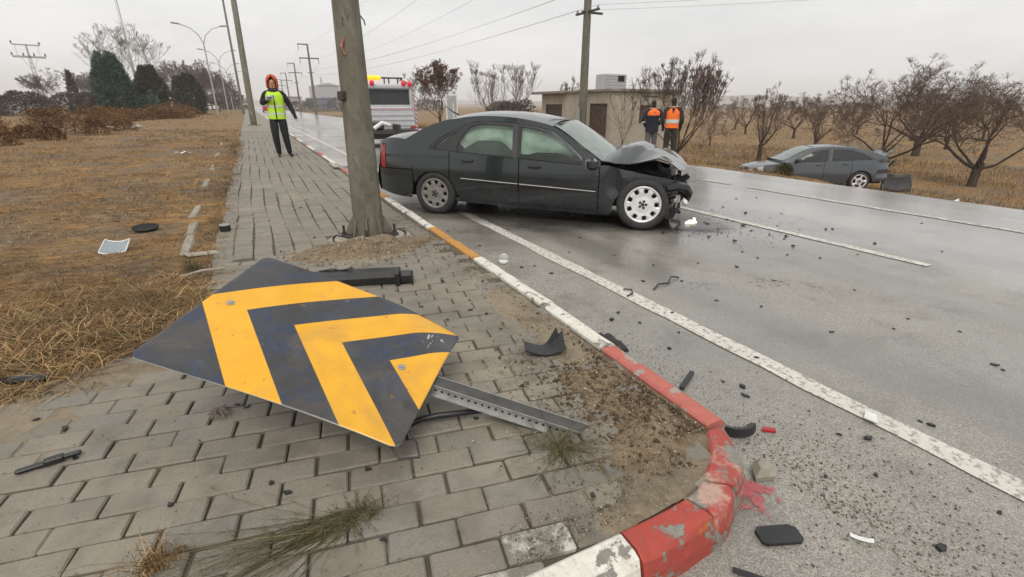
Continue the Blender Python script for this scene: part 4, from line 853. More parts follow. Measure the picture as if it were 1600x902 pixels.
    P = [[(3.36 + .20 * (1 - abs(t) ** 2.4) + .05 * math.exp(-((z - .40) / .2) ** 2) - (.10 * max(0, (z - .60) / .2)), t * (c.W(3.30, .55) + .008), z) for t in np.linspace(-1, 1, 17)] for z in np.linspace(.20, .765, 9)]
    m = MB(); m.grid(P, flip=True); fb = m.build('front_bumper', bm_, root, True)
    for z0, z1, w_ in ((.57, .72, .46), (.40, .52, .50), (.24, .32, .40)):
        P = [[(3.37 + .20 * (1 - abs(t * w_ / .85) ** 2.4) + .05 * math.exp(-((z - .40) / .2) ** 2) - (.10 * max(0, (z - .60) / .2)), t * w_, z) for t in np.linspace(-1, 1, 11)] for z in (z0, (z0 + z1) / 2, z1)]
        m = MB(); m.grid(P, flip=True); m.build('grille', 'void', fb)
    if detail: m = MB(); m.bbox((3.55, -.07, .545), (3.60, .07, .575), .008); m.bbox((3.555, -.035, .535), (3.605, .035, .585), .008); m.build('emblem', 'chrome', fb)
    m = MB(); m.box((-.75, -.62, .22), (3.1, .62, .70)); m.box((.4, -.8, .22), (2.28, .8, .62)); m.build('underbody', 'void', root)
    for sx, sy in ((.9, .38), (.9, -.38), (1.75, .38), (1.75, -.38)):
        m = MB(); m.bbox((sx - .25, sy - .22, .5), (sx - .08, sy + .22, 1.18), .08); m.build('seat', 'seat', root, True)
    P = [[(-.9 + (0 if smashed else -.05 * (1 - t * t)), t * (c.W(-.9, z) - .14 * smashed), z) for t in np.linspace(-1, 1, 9)] for z in np.linspace(.3, 1.0, 6)]; m = MB(); m.grid(P); m.build('tail_panel', 'void' if smashed else bm_, root)
    if smashed:
        P = [[(-.70 - .28 * t + .03 * math.sin(s_ * 9), s_ * .72, 1.06 + .16 * t + .05 * math.sin(s_ * 5 + t * 4)) for s_ in np.linspace(-1, 1, 13)] for t in np.linspace(0, 1, 6)]
        m = MB(); m.grid(P, flip=False); o = m.build('boot_lid', bm_, root, True); sm = o.modifiers.new('t', 'SOLIDIFY'); sm.thickness = .02
        m = MB(); rg = random.Random(9)
        for k in range(24):
            M = Matrix.Translation((rg.uniform(-1.08, -.7), rg.uniform(-.7, .75), rg.uniform(.3, .95))) @ Matrix.Rotation(rg.uniform(0, 3), 4, 'X') @ Matrix.Rotation(rg.uniform(0, 3), 4, 'Z'); m.bbox((-.14, -.03, -.01), (.14, .03, .03), .008, M=M)
        m.build('torn_tail_metal', 'black', root)
    else:
        P = [[(x, t * (c.W(x, 1.0) - .01), decke(x) + .03 * (1 - t * t)) for t in np.linspace(-1, 1, 9)] for x in (-.9, -.8, -.72)]; m = MB(); m.grid(P, flip=True); m.build('boot_lid', bm_, root, True)
    for x in (0, 2.69):
        for sd in (-1, 1): wheel(root, x, sd * .78, .31, .32, .21, sd, R(6) if x else 0, 0, 'alloy', 5, .72)
    return root
zc = float(ground_z(19.5, 10.4))
build_ditch_car('crashed_sedan', (18.4, 10.1, zc - .04), (R(2), R(1.5), math.atan2(.60, -.80)), 1.0, 'mid grey sedan with torn-off tail resting in the orchard ditch')
# torn bumper skin behind it
def sheet(name, P, mats, label, cat, thick=.008, smooth=True, group=None):
    m = MB(); m.grid(P); o = m.build(name, mats, None, smooth); s_ = o.modifiers.new('t', 'SOLIDIFY'); s_.thickness = thick; return tag(o, label, cat, group)
bz = lambda x, y: float(ground_z(x, y))
P = [[(19.35 + .85 * t + .10 * math.sin(h * 3), 9.45 - .55 * t + .15 * h, bz(19.35 + .85 * t, 9.45 - .55 * t) + .01 + h * (.62 - .05 * t) + .03 * math.sin(t * 9)) for h in np.linspace(0, 1, 6)] for t in np.linspace(0, 1, 12)]
sheet('torn_bumper', P, 'steel_dark', 'torn dark bumper skin standing upright behind the grey sedan', 'bumper', .02)
P = [[(11.75 + .5 * t, 4.80 - .35 * t + .1 * h, bz(11.75 + .5 * t, 4.8 - .35 * t) + .04 + h * .22 * (.3 + t) + .03 * math.sin(t * 7)) for h in np.linspace(0, 1, 5)] for t in np.linspace(0, 1, 8)]
sheet('white_panel_scrap', P, 'white_plastic', 'crumpled white panel scrap lying on the grass verge past the grey sedan', 'scrap', .01)
P = [[(13.2 + .25 * t, 4.0 + .18 * h, bz(13.2, 4.0) + .08 + .05 * math.sin(t * 5 + h)) for h in np.linspace(0, 1, 4)] for t in np.linspace(0, 1, 5)]
sheet('white_litter', P, 'white_plastic', 'small white plastic litter in the grass under the orchard trees', 'litter', .01)

def build_tow_truck():
    root = empty('tow_truck', (4.44, 18.0, 0), 0, 'white rescue truck with amber and red roof lights and striped rear tape', 'truck')
    m = MB(); m.bbox((-1.02, .0, .55), (1.02, 2.0, 1.35), .08); m.build('rear_body', 'van', root)
    for k, z in enumerate((.72, .90, 1.06)): m = MB(); m.bbox((-.98, -.02, z), (.98, .02, z + .06), .008); m.build('tailgate_rib', 'van', root)
    m = MB(); m.grid([[(-1.0 - .0 + x * 2.0, -.012, z) for z in (1.25, 1.31)] for x in np.linspace(0, 1, 12)]); m.build('striped_tape', 'redwhite', root)
    # cab rear with a framed window
    m = MB()
    m.box((-1.0, .1, 1.35), (-.84, 2.0, 2.02)); m.box((.84, .1, 1.35), (1.0, 2.0, 2.02)); m.box((-.84, .1, 1.35), (.84, 2.0, 1.42)); m.bbox((-.98, .08, 1.92), (.98, 2.1, 2.10), .05); m.box((-.84, 1.2, 1.42), (.84, 1.25, 1.92)); m.build('cab', 'van', root)
    w = MB(); w.add([(-.84, .16, 1.42), (.84, .16, 1.42), (.80, .2, 1.92), (-.80, .2, 1.92)], [(0, 1, 2, 3)]); w.build('cab_window', 'glass_dark', root)
    for hx in (-.55, .15): m = MB(); m.bbox((hx, .6, 1.42), (hx + .45, .75, 1.8), .05); m.build('headrest', 'seat', root)
    for sx in (-1, 1):
        m = MB(); m.tube([(sx * 1.03, -.02, .55), (sx * 1.03, .0, 1.35), (sx * .97, .1, 2.05)], .035, 8); m.build('striped_post', 'redwhite', root)
        for k in (0, 1):
            m = MB(); m.lathe([(.001, .06), (.075, .05), (.09, .02), (.09, -.02)], 16, M=Matrix.Translation((sx * (.86 - .24 * k), .06, 2.10 + .02 * k)) @ Matrix.Rotation(R(90), 4, 'X')); m.build('red_beacon', 'beacon_red', root, True)
        m = MB(); m.bbox((sx * .86 - .10, -.03, .62), (sx * .86 + .10, .0, .70), .01); m.build('rear_light', 'tail_red', root)
        wheel(root, sx * .86, .55, .38, .38, .24, sx, R(90), 0, 'alloy_dirty', 8, .6); wheel(root, sx * .86, 3.6, .38, .38, .24, sx, R(90), 0, 'alloy_dirty', 8, .6)
    m = MB(); m.bbox((-.95, .22, 2.21), (-.20, .48, 2.36), .05); m.build('beacon_bar', 'amber', root)
    m = MB(); m.bbox((-.2, .25, 2.27), (.62, .45, 2.315), .02)
    for x in (-.08, .1, .45): m.box((x, .3, 2.10), (x + .04, .36, 2.27))
    m.build('roof_rack', 'steel_dark', root)
    m = MB(); m.bbox((-.9, 2.0, .5), (.9, 4.4, 1.35), .08); m.bbox((-.95, 2.1, 1.35), (.95, 3.3, 2.05), .12); m.build('engine_cab', 'van', root)
    m = MB(); m.box((-.8, -.9, .50), (.8, .05, .62)); m.box((-.06, -1.0, .52), (.06, -.3, .80)); m.bbox((-.85, -.6, .62), (-.45, -.2, .88), .05); m.build('tow_boom', 'steel_dark', root)
    m = MB(); m.tube([(-.9, -.8, .68), (-.6, -.85, .86), (-.3, -.8, .78)], .07, 8); m.build('cable_drum', 'white_plastic', root)
    m = MB(); m.box((-.85, -.1, .3), (.85, 4.2, .52)); m.build('chassis', 'steel_dark', root)
build_tow_truck(); bpy.data.objects['tow_truck'].scale = (.88, 1, 1)
build_ditch_car('red_car', (3.75, 118.0, 0), (0, 0, R(90)), 1.0, 'small red car far down the road beyond the walking man', False, ('red_paint',), False)
build_ditch_car('white_car', (-9.5, 150.0, .15), (0, 0, R(20)), 1.0, 'small white car parked below the far bare trees', False, ('white_plastic',), False)

# ------------------------------------------------------------------ trees
def segs_to_mesh(S, sides):
    """S: (n,8) p0,p1,r0,r1 -> tube mesh arrays"""
    S = np.asarray(S, float); n = len(S); a, b = S[:, 0:3], S[:, 3:6]; d = b - a; d /= np.linalg.norm(d, axis=1, keepdims=True) + 1e-9
    ref = np.where(np.abs(d[:, 2:3]) < .9, np.array([[0, 0, 1.]]), np.array([[1., 0, 0]])); u = np.cross(d, ref); u /= np.linalg.norm(u, axis=1, keepdims=True); w = np.cross(d, u)
    an = np.arange(sides) * 2 * np.pi / sides; ring = u[:, None, :] * np.cos(an)[None, :, None] + w[:, None, :] * np.sin(an)[None, :, None]
    V = np.concatenate([a[:, None] + ring * S[:, 6][:, None, None], b[:, None] + ring * S[:, 7][:, None, None]], 1).reshape(-1, 3)
    o = np.arange(n)[:, None] * 2 * sides; F = []
    for j in range(sides): k = (j + 1) % sides; F.append(o + np.array([[j, k, sides + k, sides + j]]))
    return V, np.concatenate(F)
def grow(rg, p, d, L, r, depth, S, up=.15, fork=(2, 3), spread=.6, shrink=.72, gnarl=.18, twigs=3, minr=.004):
    """one limb of several bent pieces, then its forks"""
    n = 3 if depth > 1 else 2; p = np.array(p); d = np.array(d)
    for k in range(n):
        d = d + rg.normal(0, gnarl, 3) + np.array([0, 0, up * .4]); d /= np.linalg.norm(d); q = p + d * L / n; r2 = max(minr, r * (1 - .38 / n)); S.append((*p, *q, r, r2)); p, r = q, r2
        if depth <= 3 and k < n - 1:
            for _ in range(twigs):
                if rg.random() < .8:
                    e = d * .35 + rg.normal(0, .65, 3) + np.array([0, 0, up * 2.2]); e /= np.linalg.norm(e); grow(rg, p, e, L * .55, max(minr, min(r * .36, .012)), min(depth - 1, 1), S, up, (1, 2), spread, shrink, gnarl, 0, minr)
    if depth <= 0: return
    for _ in range(rg.integers(fork[0], fork[1] + 1)):
        e = d + rg.normal(0, spread, 3) + np.array([0, 0, up]); e /= np.linalg.norm(e); grow(rg, p, e, L * shrink * rg.uniform(.8, 1.15), max(minr, r * .60), depth - 1, S, up, fork, spread, shrink, gnarl, twigs, minr)
def fit(S, h, w=None):
    S = np.array(S); top = max(S[:, 5].max(), .01); S[:, [2, 5]] *= h / top
    if w:
        ext = np.percentile(np.abs(np.concatenate([S[:, 3], S[:, 4]])), 97); k = (w / 2) / max(ext, .01); S[:, [0, 1, 3, 4]] *= k
    return S
def bare_tree(name, x, y, h, w, label, seed, trunk=.8, r=.13, limbs=5, depth=4, up=.15, spread=.55, gnarl=.18, lean=(0, 0), tw='twig', bark='bark', group=None, z=None, twigs=7, minr=.0055, elev=.7, leaves=None, twist=3):
    rg = np.random.default_rng(seed); z = float(ground_z(x, y)) - .03 if z is None else z; r = r * .70
    root = empty(name, (x, y, z), 0, label, 'tree', group); T = []; C = []
    p = np.zeros(3); d = np.array([lean[0], lean[1], 1.0]); d /= np.linalg.norm(d); rr_ = r * 1.25
    for k in range(twist): q = p + d * trunk / twist; T.append((*p, *q, rr_, r * (1.12 - .12 * k / twist))); rr_ = r * (1.12 - .12 * k / twist); p = q; d = d + rg.normal(0, .07, 3); d /= np.linalg.norm(d)
    a0 = rg.uniform(0, 6.28)
    for k in range(limbs):
        a = a0 + 6.283 * k / limbs + rg.normal(0, .3); el = elev + rg.normal(0, .15); e = np.array([math.cos(a) * math.cos(el), math.sin(a) * math.cos(el), math.sin(el)]); st = p - d * rg.uniform(0, trunk * .25)
        grow(rg, st, e, (h - trunk) * .42, r * rg.uniform(.36, .52), depth, C, up, (2, 3), spread, .70, gnarl, twigs, minr)
    C = fit(C, h, w); T = np.array(T)
    if w: T[:, [0, 1, 3, 4]] *= 1.0
    # keep limbs rooted on the trunk after fitting
    hi = T[-1, 3:6]; C[:, 0:2] += hi[:2] * 0; V, F = segs_to_mesh(T, 9); tri_mesh('trunk', V, F, bark, root, True)
    thick = C[:, 6] > .02; V1, F1 = segs_to_mesh(C[thick], 6) if thick.any() else (np.zeros((0, 3)), np.zeros((0, 4), int)); V2, F2 = segs_to_mesh(C[~thick], 3)
    if len(V1): tri_mesh('limb', V1, F1, bark, root, True)
    tri_mesh('crown', V2, F2, tw, root)
    if leaves:
        n, sz, mt = leaves; idx = rg.integers(0, (~thick).sum(), n); q = C[~thick][idx, 3:6] + rg.normal(0, .05, (n, 3)); leaf_quads('foliage', q, sz, mt, root, rg)
    return root
def leaf_quads(name, P, sz, mat, parent, rg, up=None):
    n = len(P); u = rg.normal(0, 1, (n, 3)); u /= np.linalg.norm(u, axis=1, keepdims=True); v = rg.normal(0, 1, (n, 3)); v -= u * (u * v).sum(1, keepdims=True); v /= np.linalg.norm(v, axis=1, keepdims=True)
    if up is not None: u = up
    s = (sz * rg.uniform(.6, 1.3, n))[:, None]; V = np.stack([P - v * s * .5, P + u * s * .9 - v * s * .15, P + u * s * 1.6, P + v * s * .5 + u * s * .3], 1).reshape(-1, 3); F = np.arange(4 * n).reshape(-1, 4)
    return tri_mesh(name, V, F, mat, parent)
OR = 'bare orchard trees beyond the ditch'
bare_tree('orchard_tree', 15.7, 15.6, 4.15, 3.3, 'tall bare tree with dense upright twigs beside the small house', 14, .5, .10, 10, 4, .34, .36, .13, elev=.95, twigs=4, minr=.006)
bare_tree('orchard_tree', 24.0, 17.9, 4.0, 2.9, 'narrow bare orchard tree left of the ditched grey sedan with a broken stub', 22, .9, .15, 5, 3, .34, .4, .2, group=OR, elev=1.05, minr=.0055)
bare_tree('orchard_tree', 33.5, 20.9, 4.0, 4.2, 'low spreading bare orchard tree rising behind the roof of the grey sedan', 31, .9, .15, 6, 4, .22, .55, .22, elev=.8, minr=.006)
bare_tree('orchard_tree', 24.3, 12.1, 4.9, 5.6, 'big tangled bare orchard tree leaning over the tail of the grey sedan', 47, .8, .15, 7, 4, .2, .6, .24, (.15, .1), elev=.75, minr=.0055)
bare_tree('orchard_tree', 36.5, 16.4, 5.4, 6.4, 'wide bare orchard tree with one long limb reaching skyward past the torn bumper', 52, 1.1, .26, 7, 4, .22, .55, .2, elev=.75, minr=.006)
bare_tree('orchard_tree', 24.6, 8.9, 4.1, 5.0, 'stout bare orchard tree forking low above the white panel scrap', 66, .95, .19, 6, 4, .16, .58, .22, elev=.6, minr=.0055)
bare_tree('orchard_tree', 31.0, 8.5, 4.3, 5.0, 'bare orchard tree standing past the stout forked one at the field edge', 71, 1.0, .17, 6, 3, .2, .55, .22, minr=.006)
bare_tree('orchard_tree', 31.0, 27.5, 3.0, 2.8, 'small bare tree behind the tall twiggy tree by the house', 81, .7, .07, 5, 3, .25, .5, .2, minr=.0055)
for k, (x, y, h, w) in enumerate([(46, 31, 4.2, 4.6), (52, 24, 4.6, 5), (48, 38, 4.0, 4.4), (58, 32, 4.5, 5), (60, 22, 4.6, 5.2), (44, 18, 4.2, 4.6), (66, 42, 4.5, 5), (56, 46, 4.2, 5)]):
    bare_tree('orchard_tree', x, y, h, w, 'bare orchard tree in the far rows of the field', 100 + k, .9, .15, 6, 3, .2, .55, .2, group='far rows of orchard trees', minr=.009, twigs=3)
bare_tree('sapling', 14.2, 17.3, 2.75, 1.5, 'slim bare sapling growing in front of the small house wall', 91, .6, .045, 4, 2, .3, .4, .15, elev=1.0, minr=.006, twigs=2)
bare_tree('broadleaf_tree', 11.6, 33.5, 4.5, 3.0, 'rounded tree still holding russet leaves beside the road', 101, .9, .11, 6, 4, .3, .5, .18, elev=.9, minr=.006, leaves=(3800, .075, 'leaf_brown'))
bare_tree('coppiced_tree', 17.6, 36.0, 5.6, 5.6, 'bare tree with a fan of long pale upright shoots behind the wreck', 111, 1.0, .12, 9, 3, .62, .30, .07, elev=.75, tw='twig_pale', minr=.009, twigs=4)
bare_tree('roadside_tree', 27.5, 41.5, 5.6, 3.4, 'thin bare tree showing above the roof of the small house', 121, 1.4, .12, 6, 3, .35, .45, .16, minr=.009)
# leafy dark shrubs
def shrub(name, x, y, w, h, label, mat, n, sz, seed, group=None, cat='shrub', shape='dome', z=None, cone=0.0, tilt=0.0):
    """many leaf-sized faces through a lumpy volume, on a short stem"""
    rg = np.random.default_rng(seed); z = float(ground_z(x, y)) - .02 if z is None else z; root = empty(name, (x, y, z), 0, label, cat, group)
    a = rg.uniform(0, 6.283, n); t = rg.uniform(0, 1, n) ** .8
    if shape == 'dome': rad = np.sqrt(np.clip(1 - (t * 1.05 - .12) ** 2, .02, 1))
    elif shape == 'block': rad = np.where(t < .12, .80 + t * 1.5, np.where(t < .55, 1.0, np.clip(1 - (t - .55) * cone, .12, 1)))
    elif shape == 'cone': rad = np.clip(1.02 - t, .03, 1)
    lump = .72 + .5 * fbm(a * 2.2 + seed, t * 5.5 * h / max(w, .1), 1.0, 3, seed); d = rad * (rg.uniform(0, 1, n) ** .35) * lump
    P = np.stack([np.cos(a) * d * w / 2 + tilt * t * h, np.sin(a) * d * w / 2, t * h * (.9 + .2 * vnoise(a * 1.5, a * 0, 1, seed))], 1)
    u = np.stack([np.cos(a) * .8, np.sin(a) * .8, np.full(n, .35)], 1) + rg.normal(0, .45, (n, 3)); u /= np.linalg.norm(u, axis=1, keepdims=True)
    leaf_quads('foliage', P, sz, mat, root, rg, up=u)
    m = MB(); m.tube([(0, 0, 0), (.02, .01, h * .3), (0, .02, h * .6)], [max(.02, w * .03), w * .025, w * .012], 6); m.build('stem', 'bark', root); return root
shrub('evergreen_bush', 18.9, 36.5, 4.8, 2.9, 'dark green rounded bush behind the roof of the wreck', 'conifer_brown', 4500, .10, 5)
shrub('conifer', -13.1, 74.5, 3.9, 6.3, 'tallest blue-green clipped conifer at the edge of the dry field', 'conifer', 15000, .20, 21, cat='tree', shape='block', cone=1.15, tilt=-.04)
shrub('conifer', -10.2, 78.0, 3.6, 5.4, 'brown-tinged clipped conifer between the tallest and the shortest conifer', 'conifer_brown', 11000, .20, 22, cat='tree', shape='block', cone=1.5)
shrub('low_conifer', -10.6, 75.0, 3.8, 2.2, 'low blue-green conifer skirt below the brown-tinged conifer', 'conifer', 4500, .17, 23, cat='shrub', shape='dome')
shrub('conifer', -7.2, 88.0, 4.4, 5.0, 'shortest flat-topped dark conifer beside the street lamps', 'conifer_brown', 11000, .20, 24, cat='tree', shape='block', cone=1.1)
for k, (x, y, w, h) in enumerate([(-30, 86, 6.0, 3.3), (-26.5, 92, 7, 2.9), (-22.5, 98, 8, 2.8), (-19.0, 92, 6, 2.7), (-34, 98, 8, 3.8), (-37, 90, 7, 4.6), (-16.5, 84, 3.6, 2.6)]):
    shrub('hedge_shrub', x, y, w, h, 'dark brown leafless hedge shrub in the row left of the conifers', 'shrub_dark', 3800, .2, 40 + k, group='dark hedge shrubs behind the field')
for k, (x, y, w, h) in enumerate([(-22.8, 100, 2.4, 5.6), (-20.3, 102, 2.6, 5.9)]):
    shrub('young_fir', x, y, w, h, ['shorter pointed dark fir rising above the hedge shrubs', 'taller pointed dark fir rising above the hedge shrubs'][k], 'shrub_dark', 1500, .24, 60 + k, group='pointed firs above the hedge', cat='tree', shape='cone')
rg = random.Random(17); SH = 'low russet shrubs edging the field'
for k in range(26):
    t = k / 25; x = -11.5 + t * 5.0 + rg.uniform(-1.2, 1.2); y = 29 + t * 40 + rg.uniform(-3, 3); big = 1.0 + (y - 29) * .016
    if k < 6: x, y = -9.5 - rg.random() * 3.0, 22 + k * 2.2
    shrub('russet_shrub', x, y, rg.uniform(1.3, 2.4) * big, rg.uniform(.55, 1.0) * big, 'low russet dry shrub along the back of the dry field', 'shrub', 900, .07 * big, 70 + k, group=SH)
for k, (x, y, w, h) in enumerate([(-8.4, 24.5, 1.5, .75), (-7.6, 22.8, 1.2, .6), (-9.3, 27.5, 1.7, .9), (-8.0, 27.0, 1.0, .5), (-6.9, 25.5, .9, .5), (-6.3, 29.5, 1.0, .75), (-7.4, 30.8, 1.6, .8), (-6.0, 33.5, 1.2, .6), (-9.9, 25.0, 1.6, .8)]):
    shrub('russet_bush', x, y, w, h, 'ragged russet bush among the boulders at the near end of the shrub row', 'shrub', 1300, .06, 130 + k, group='ragged bushes among the boulders')
for k, (x, y, s) in enumerate([(-6.6, 34.5, .32), (-5.9, 36.5, .30), (-8.8, 27.0, .25)]):
    bmx = bmesh.new(); bmesh.ops.create_icosphere(bmx, subdivisions=2, radius=s)
    for v in bmx.verts:
        q = v.co; f_ = 1 + .35 * math.sin(q.x * 9 + k) * math.sin(q.y * 8 + 2 * k) + .2 * math.sin(q.z * 14 + k); v.co = Vector((q.x * f_, q.y * f_ * .8, q.z * .62 * f_))
    me = bpy.data.meshes.new('pale_boulder'); bmx.to_mesh(me); bmx.free(); me.materials.append(MAT['rock']); o = link('pale_boulder', me, None, (x, y, float(ground_z(x, y)) + s * .18), (0, 0, k))
    tag(o, 'pale rough boulder among the russet shrubs', 'boulder', 'pale boulders at the field edge')
BT = 'far bare trees behind the conifers'
bare_tree('bare_tree', -14.6, 92.0, 12.0, 10.0, 'tall bare tree spreading above the tallest conifer', 201, 3.0, .20, 7, 4, .35, .45, .14, minr=.014, twigs=3, tw='twig_pale')
for k, (x, y, h, w) in enumerate([(-27.5, 116, 7.2, 9.5), (-24, 122, 7.0, 9), (-9.0, 120, 9.5, 8), (-6.6, 128, 8.5, 7), (-12.0, 132, 10, 9), (-4.8, 118, 7.0, 6.5), (-5.4, 150, 9.5, 8)]):
    bare_tree('bare_tree', x, y, h, w, 'hazy bare deciduous tree in the row behind the conifers', 210 + k, 1.8, .16, 6, 4, .3, .5, .16, group=BT, minr=.016, tw='twig_pale')
for k in range(10): shrub('treeline_bush', -3.5 - k * 1.2 - (k % 3), 165 + k * 14, 9, 4.5, 'dark bush in the distant treeline where the road vanishes', 'shrub_dark', 900, .5, 240 + k, group='distant treeline bushes')
for k in range(9): shrub('treeline_bush', 20 + k * 9, 230 + (k * 37) % 60, 14, 4.0 + k % 3, 'dark bush in the distant treeline right of the road', 'shrub_dark', 700, .6, 260 + k, group='distant treeline bushes right of the road')
for k in range(14): shrub('field_bush', 60 + k * 24, 120 + (k * 53) % 110, 12, 3.2 + k % 2, 'distant dark bush dotting the plain beyond the orchard', 'shrub_dark', 500, .6, 280 + k, group='bushes dotting the far plain')
shrub('verge_weed', 15.85, 10.75, .5, .38, 'green weed clump in front of the ditched sedan wheel', 'weed', 900, .06, 300, cat='weed')

# ------------------------------------------------------------------ poles, lamps, wires
def near_pole():
    root = empty('lighting_column', (.93, 5.08, SW), R(27), 'thick weathered steel column on a bolted base plate, standing on the footway', 'pole')
    m = MB(); m.lathe([(.150, .028), (.149, .08), (.148, .25), (.147, .42), (.102, 3.1), (.07, 7.0), (.001, 7.02)], 12); m.build('shaft', 'polec', root, True)
    m = MB(); m.bbox((-.21, -.21, 0), (.21, .21, .03), .006); m.build('base_plate', 'steel_dark', root)
    for k in range(4):
        a = R(45 + 90 * k) ; M = Matrix.Rotation(a, 4, 'Z')
        m = MB(); q = [(.13, .03), (.235, .03), (.235, .06), (.158, .21), (.13, .21)]; m.prism(q, -.008, .008, M=M @ Matrix.Rotation(R(90), 4, 'X')); m.build('gusset', 'polec', root)
        M2 = Matrix.Rotation(a + R(45), 4, 'Z'); m = MB(); q = [(.13, .03), (.20, .03), (.155, .19), (.13, .19)]; m.prism(q, -.008, .008, M=M2 @ Matrix.Rotation(R(90), 4, 'X')); m.build('gusset', 'polec', root)
        c, s = math.cos(a) * .255, math.sin(a) * .255; m = MB(); m.lathe([(.013, .0), (.013, .12), (.001, .12)], 8, M=Matrix.Translation((c, s, 0))); m.lathe([(.026, .03), (.026, .052), (.012, .052)], 6, M=Matrix.Translation((c, s, 0))); m.build('anchor_bolt', 'steel_dark', root)
    m = MB(); m.bbox((-.045, -.165, 1.32), (.045, -.115, 1.40), .008, M=Matrix.Rotation(R(-95), 4, 'Z')); m.build('access_cover', 'steel_dark', root)
    m = MB(); m.tube([(-.105, -.06, 1.83), (-.14, -.06, 1.76), (-.11, -.06, 1.70)], .012, 6); m.build('broken_strap', 'kerb_broken', root)
    m = MB(); m.tube([(.095, -.05, 2.05), (.13, -.07, 2.0), (.14, -.07, 1.96)], .006, 5); m.build('wire_end', 'steel_dark', root)
    # cracked footing
    m = MB(); rg_ = random.Random(2)
    P = [[((.34 + .10 * j + .03 * rg_.random()) * math.cos(a) * 1.1, (.34 + .08 * j + .03 * rg_.random()) * math.sin(a), (-.0 if j == 0 else -.035 * j) + .015 * rg_.random() - .008) for j in range(3)] for a in np.linspace(0, 2 * math.pi, 25)]
    P[-1] = P[0]; m.grid(P, flip=True); m.prism([(.36 * math.cos(a), .34 * math.sin(a)) for a in np.linspace(0, 2 * math.pi, 20, endpoint=False)], -.08, -.001); m.build('footing', 'concrete', root)
near_pole()
def plain_pole(name, x, y, h, r0, r1, label, mat='polec', group=None, lean=(0, 0), cat='pole'):
    z = float(ground_z(x, y)) if x < -1 or x > 9 else SW; m = MB(); m.tube([(0, 0, -.3), (0, 0, .5), (lean[0], lean[1], h)], [r0, r0, r1], 10); m.bbox((-r0 * 2, -r0 * 2, -.05), (r0 * 2, r0 * 2, .04), .01)
    return tag(m.build(name, mat, None, True, (x, y, z)), label, cat, group)
plain_pole('roadside_pole', .24, 38.2, 12, .20, .14, 'dark plain pole at the footway edge nearest the walking man', lean=(.15, 0))
plain_pole('roadside_pole', -.57, 86.0, 19, .17, .12, 'thin plain pole at the footway edge farther along the road')
plain_pole('roadside_pole', -15.9, 108.0, 26, .22, .15, 'very tall thin pole rising behind the tallest conifer', 'metal_grey')
def lamp(x, y, h):
    root = empty('street_lamp', (x, y, float(ground_z(x, y))), 0, 'grey street lamp with two curved arms beside the far road', 'street lamp', 'double-armed street lamps along the road'); m = MB(); m.tube([(0, 0, 0), (0, 0, h * .82)], [.11, .07], 8); m.build('shaft', 'metal_grey', root)
    for s in (-1, 1):
        m = MB(); m.tube([(0, 0, h * .80), (s * .35, 0, h * .89), (s * 1.1, 0, h * .96), (s * 2.2, 0, h)], [.06, .055, .05, .045], 6); m.build('arm', 'metal_grey', root)
        m = MB(); m.bbox((-.45, -.16, -.09), (.45, .16, .09), .06, M=Matrix.Translation((s * 2.5, 0, h + .02)) @ Matrix.Rotation(R(-6 * s), 4, 'Y')); m.build('lamp_head', 'metal_grey', root)
for x, y in ((-3.4, 75.0), (-3.1, 107.0), (-2.9, 139.0), (-2.7, 171.0)): lamp(x, y, 10.2)
def crossarm_pole(x, y, h):
    root = empty('power_pole', (x, y, -.05), 0, 'tall power pole with crossarms and insulators beside the far road', 'power pole', 'power poles in a row along the road'); m = MB(); m.tube([(0, 0, 0), (0, 0, h)], [.24, .13], 8); m.build('shaft', 'polec', root)
    for z, x0, x1 in ((h - .1, -1.5, .1), (h - 2.1, -1.5, 1.5)):
        m = MB(); m.box((x0, -.07, z - .08), (x1, .07, z + .08)); m.build('crossarm', 'steel_dark', root)
        for xx in ((x0 + .1,) if x1 < 1 else (x0 + .1, x1 - .1)): m = MB(); m.lathe([(.001, -.75), (.09, -.7), (.06, -.5), (.09, -.35), (.05, -.2), (.03, 0)], 8, M=Matrix.Translation((xx, 0, z))); m.build('insulator', 'metal_grey', root)
    m = MB(); m.box((-.5, -.05, h - 4.3), (.5, .05, h - 4.2)); m.build('bracket', 'steel_dark', root)
PY = [(10.2, 92.0), (11.4, 134.0), (12.2, 176.0), (13.4, 222.0), (14.4, 270.0)]
for x, y in PY: crossarm_pole(x, y, 10.6)
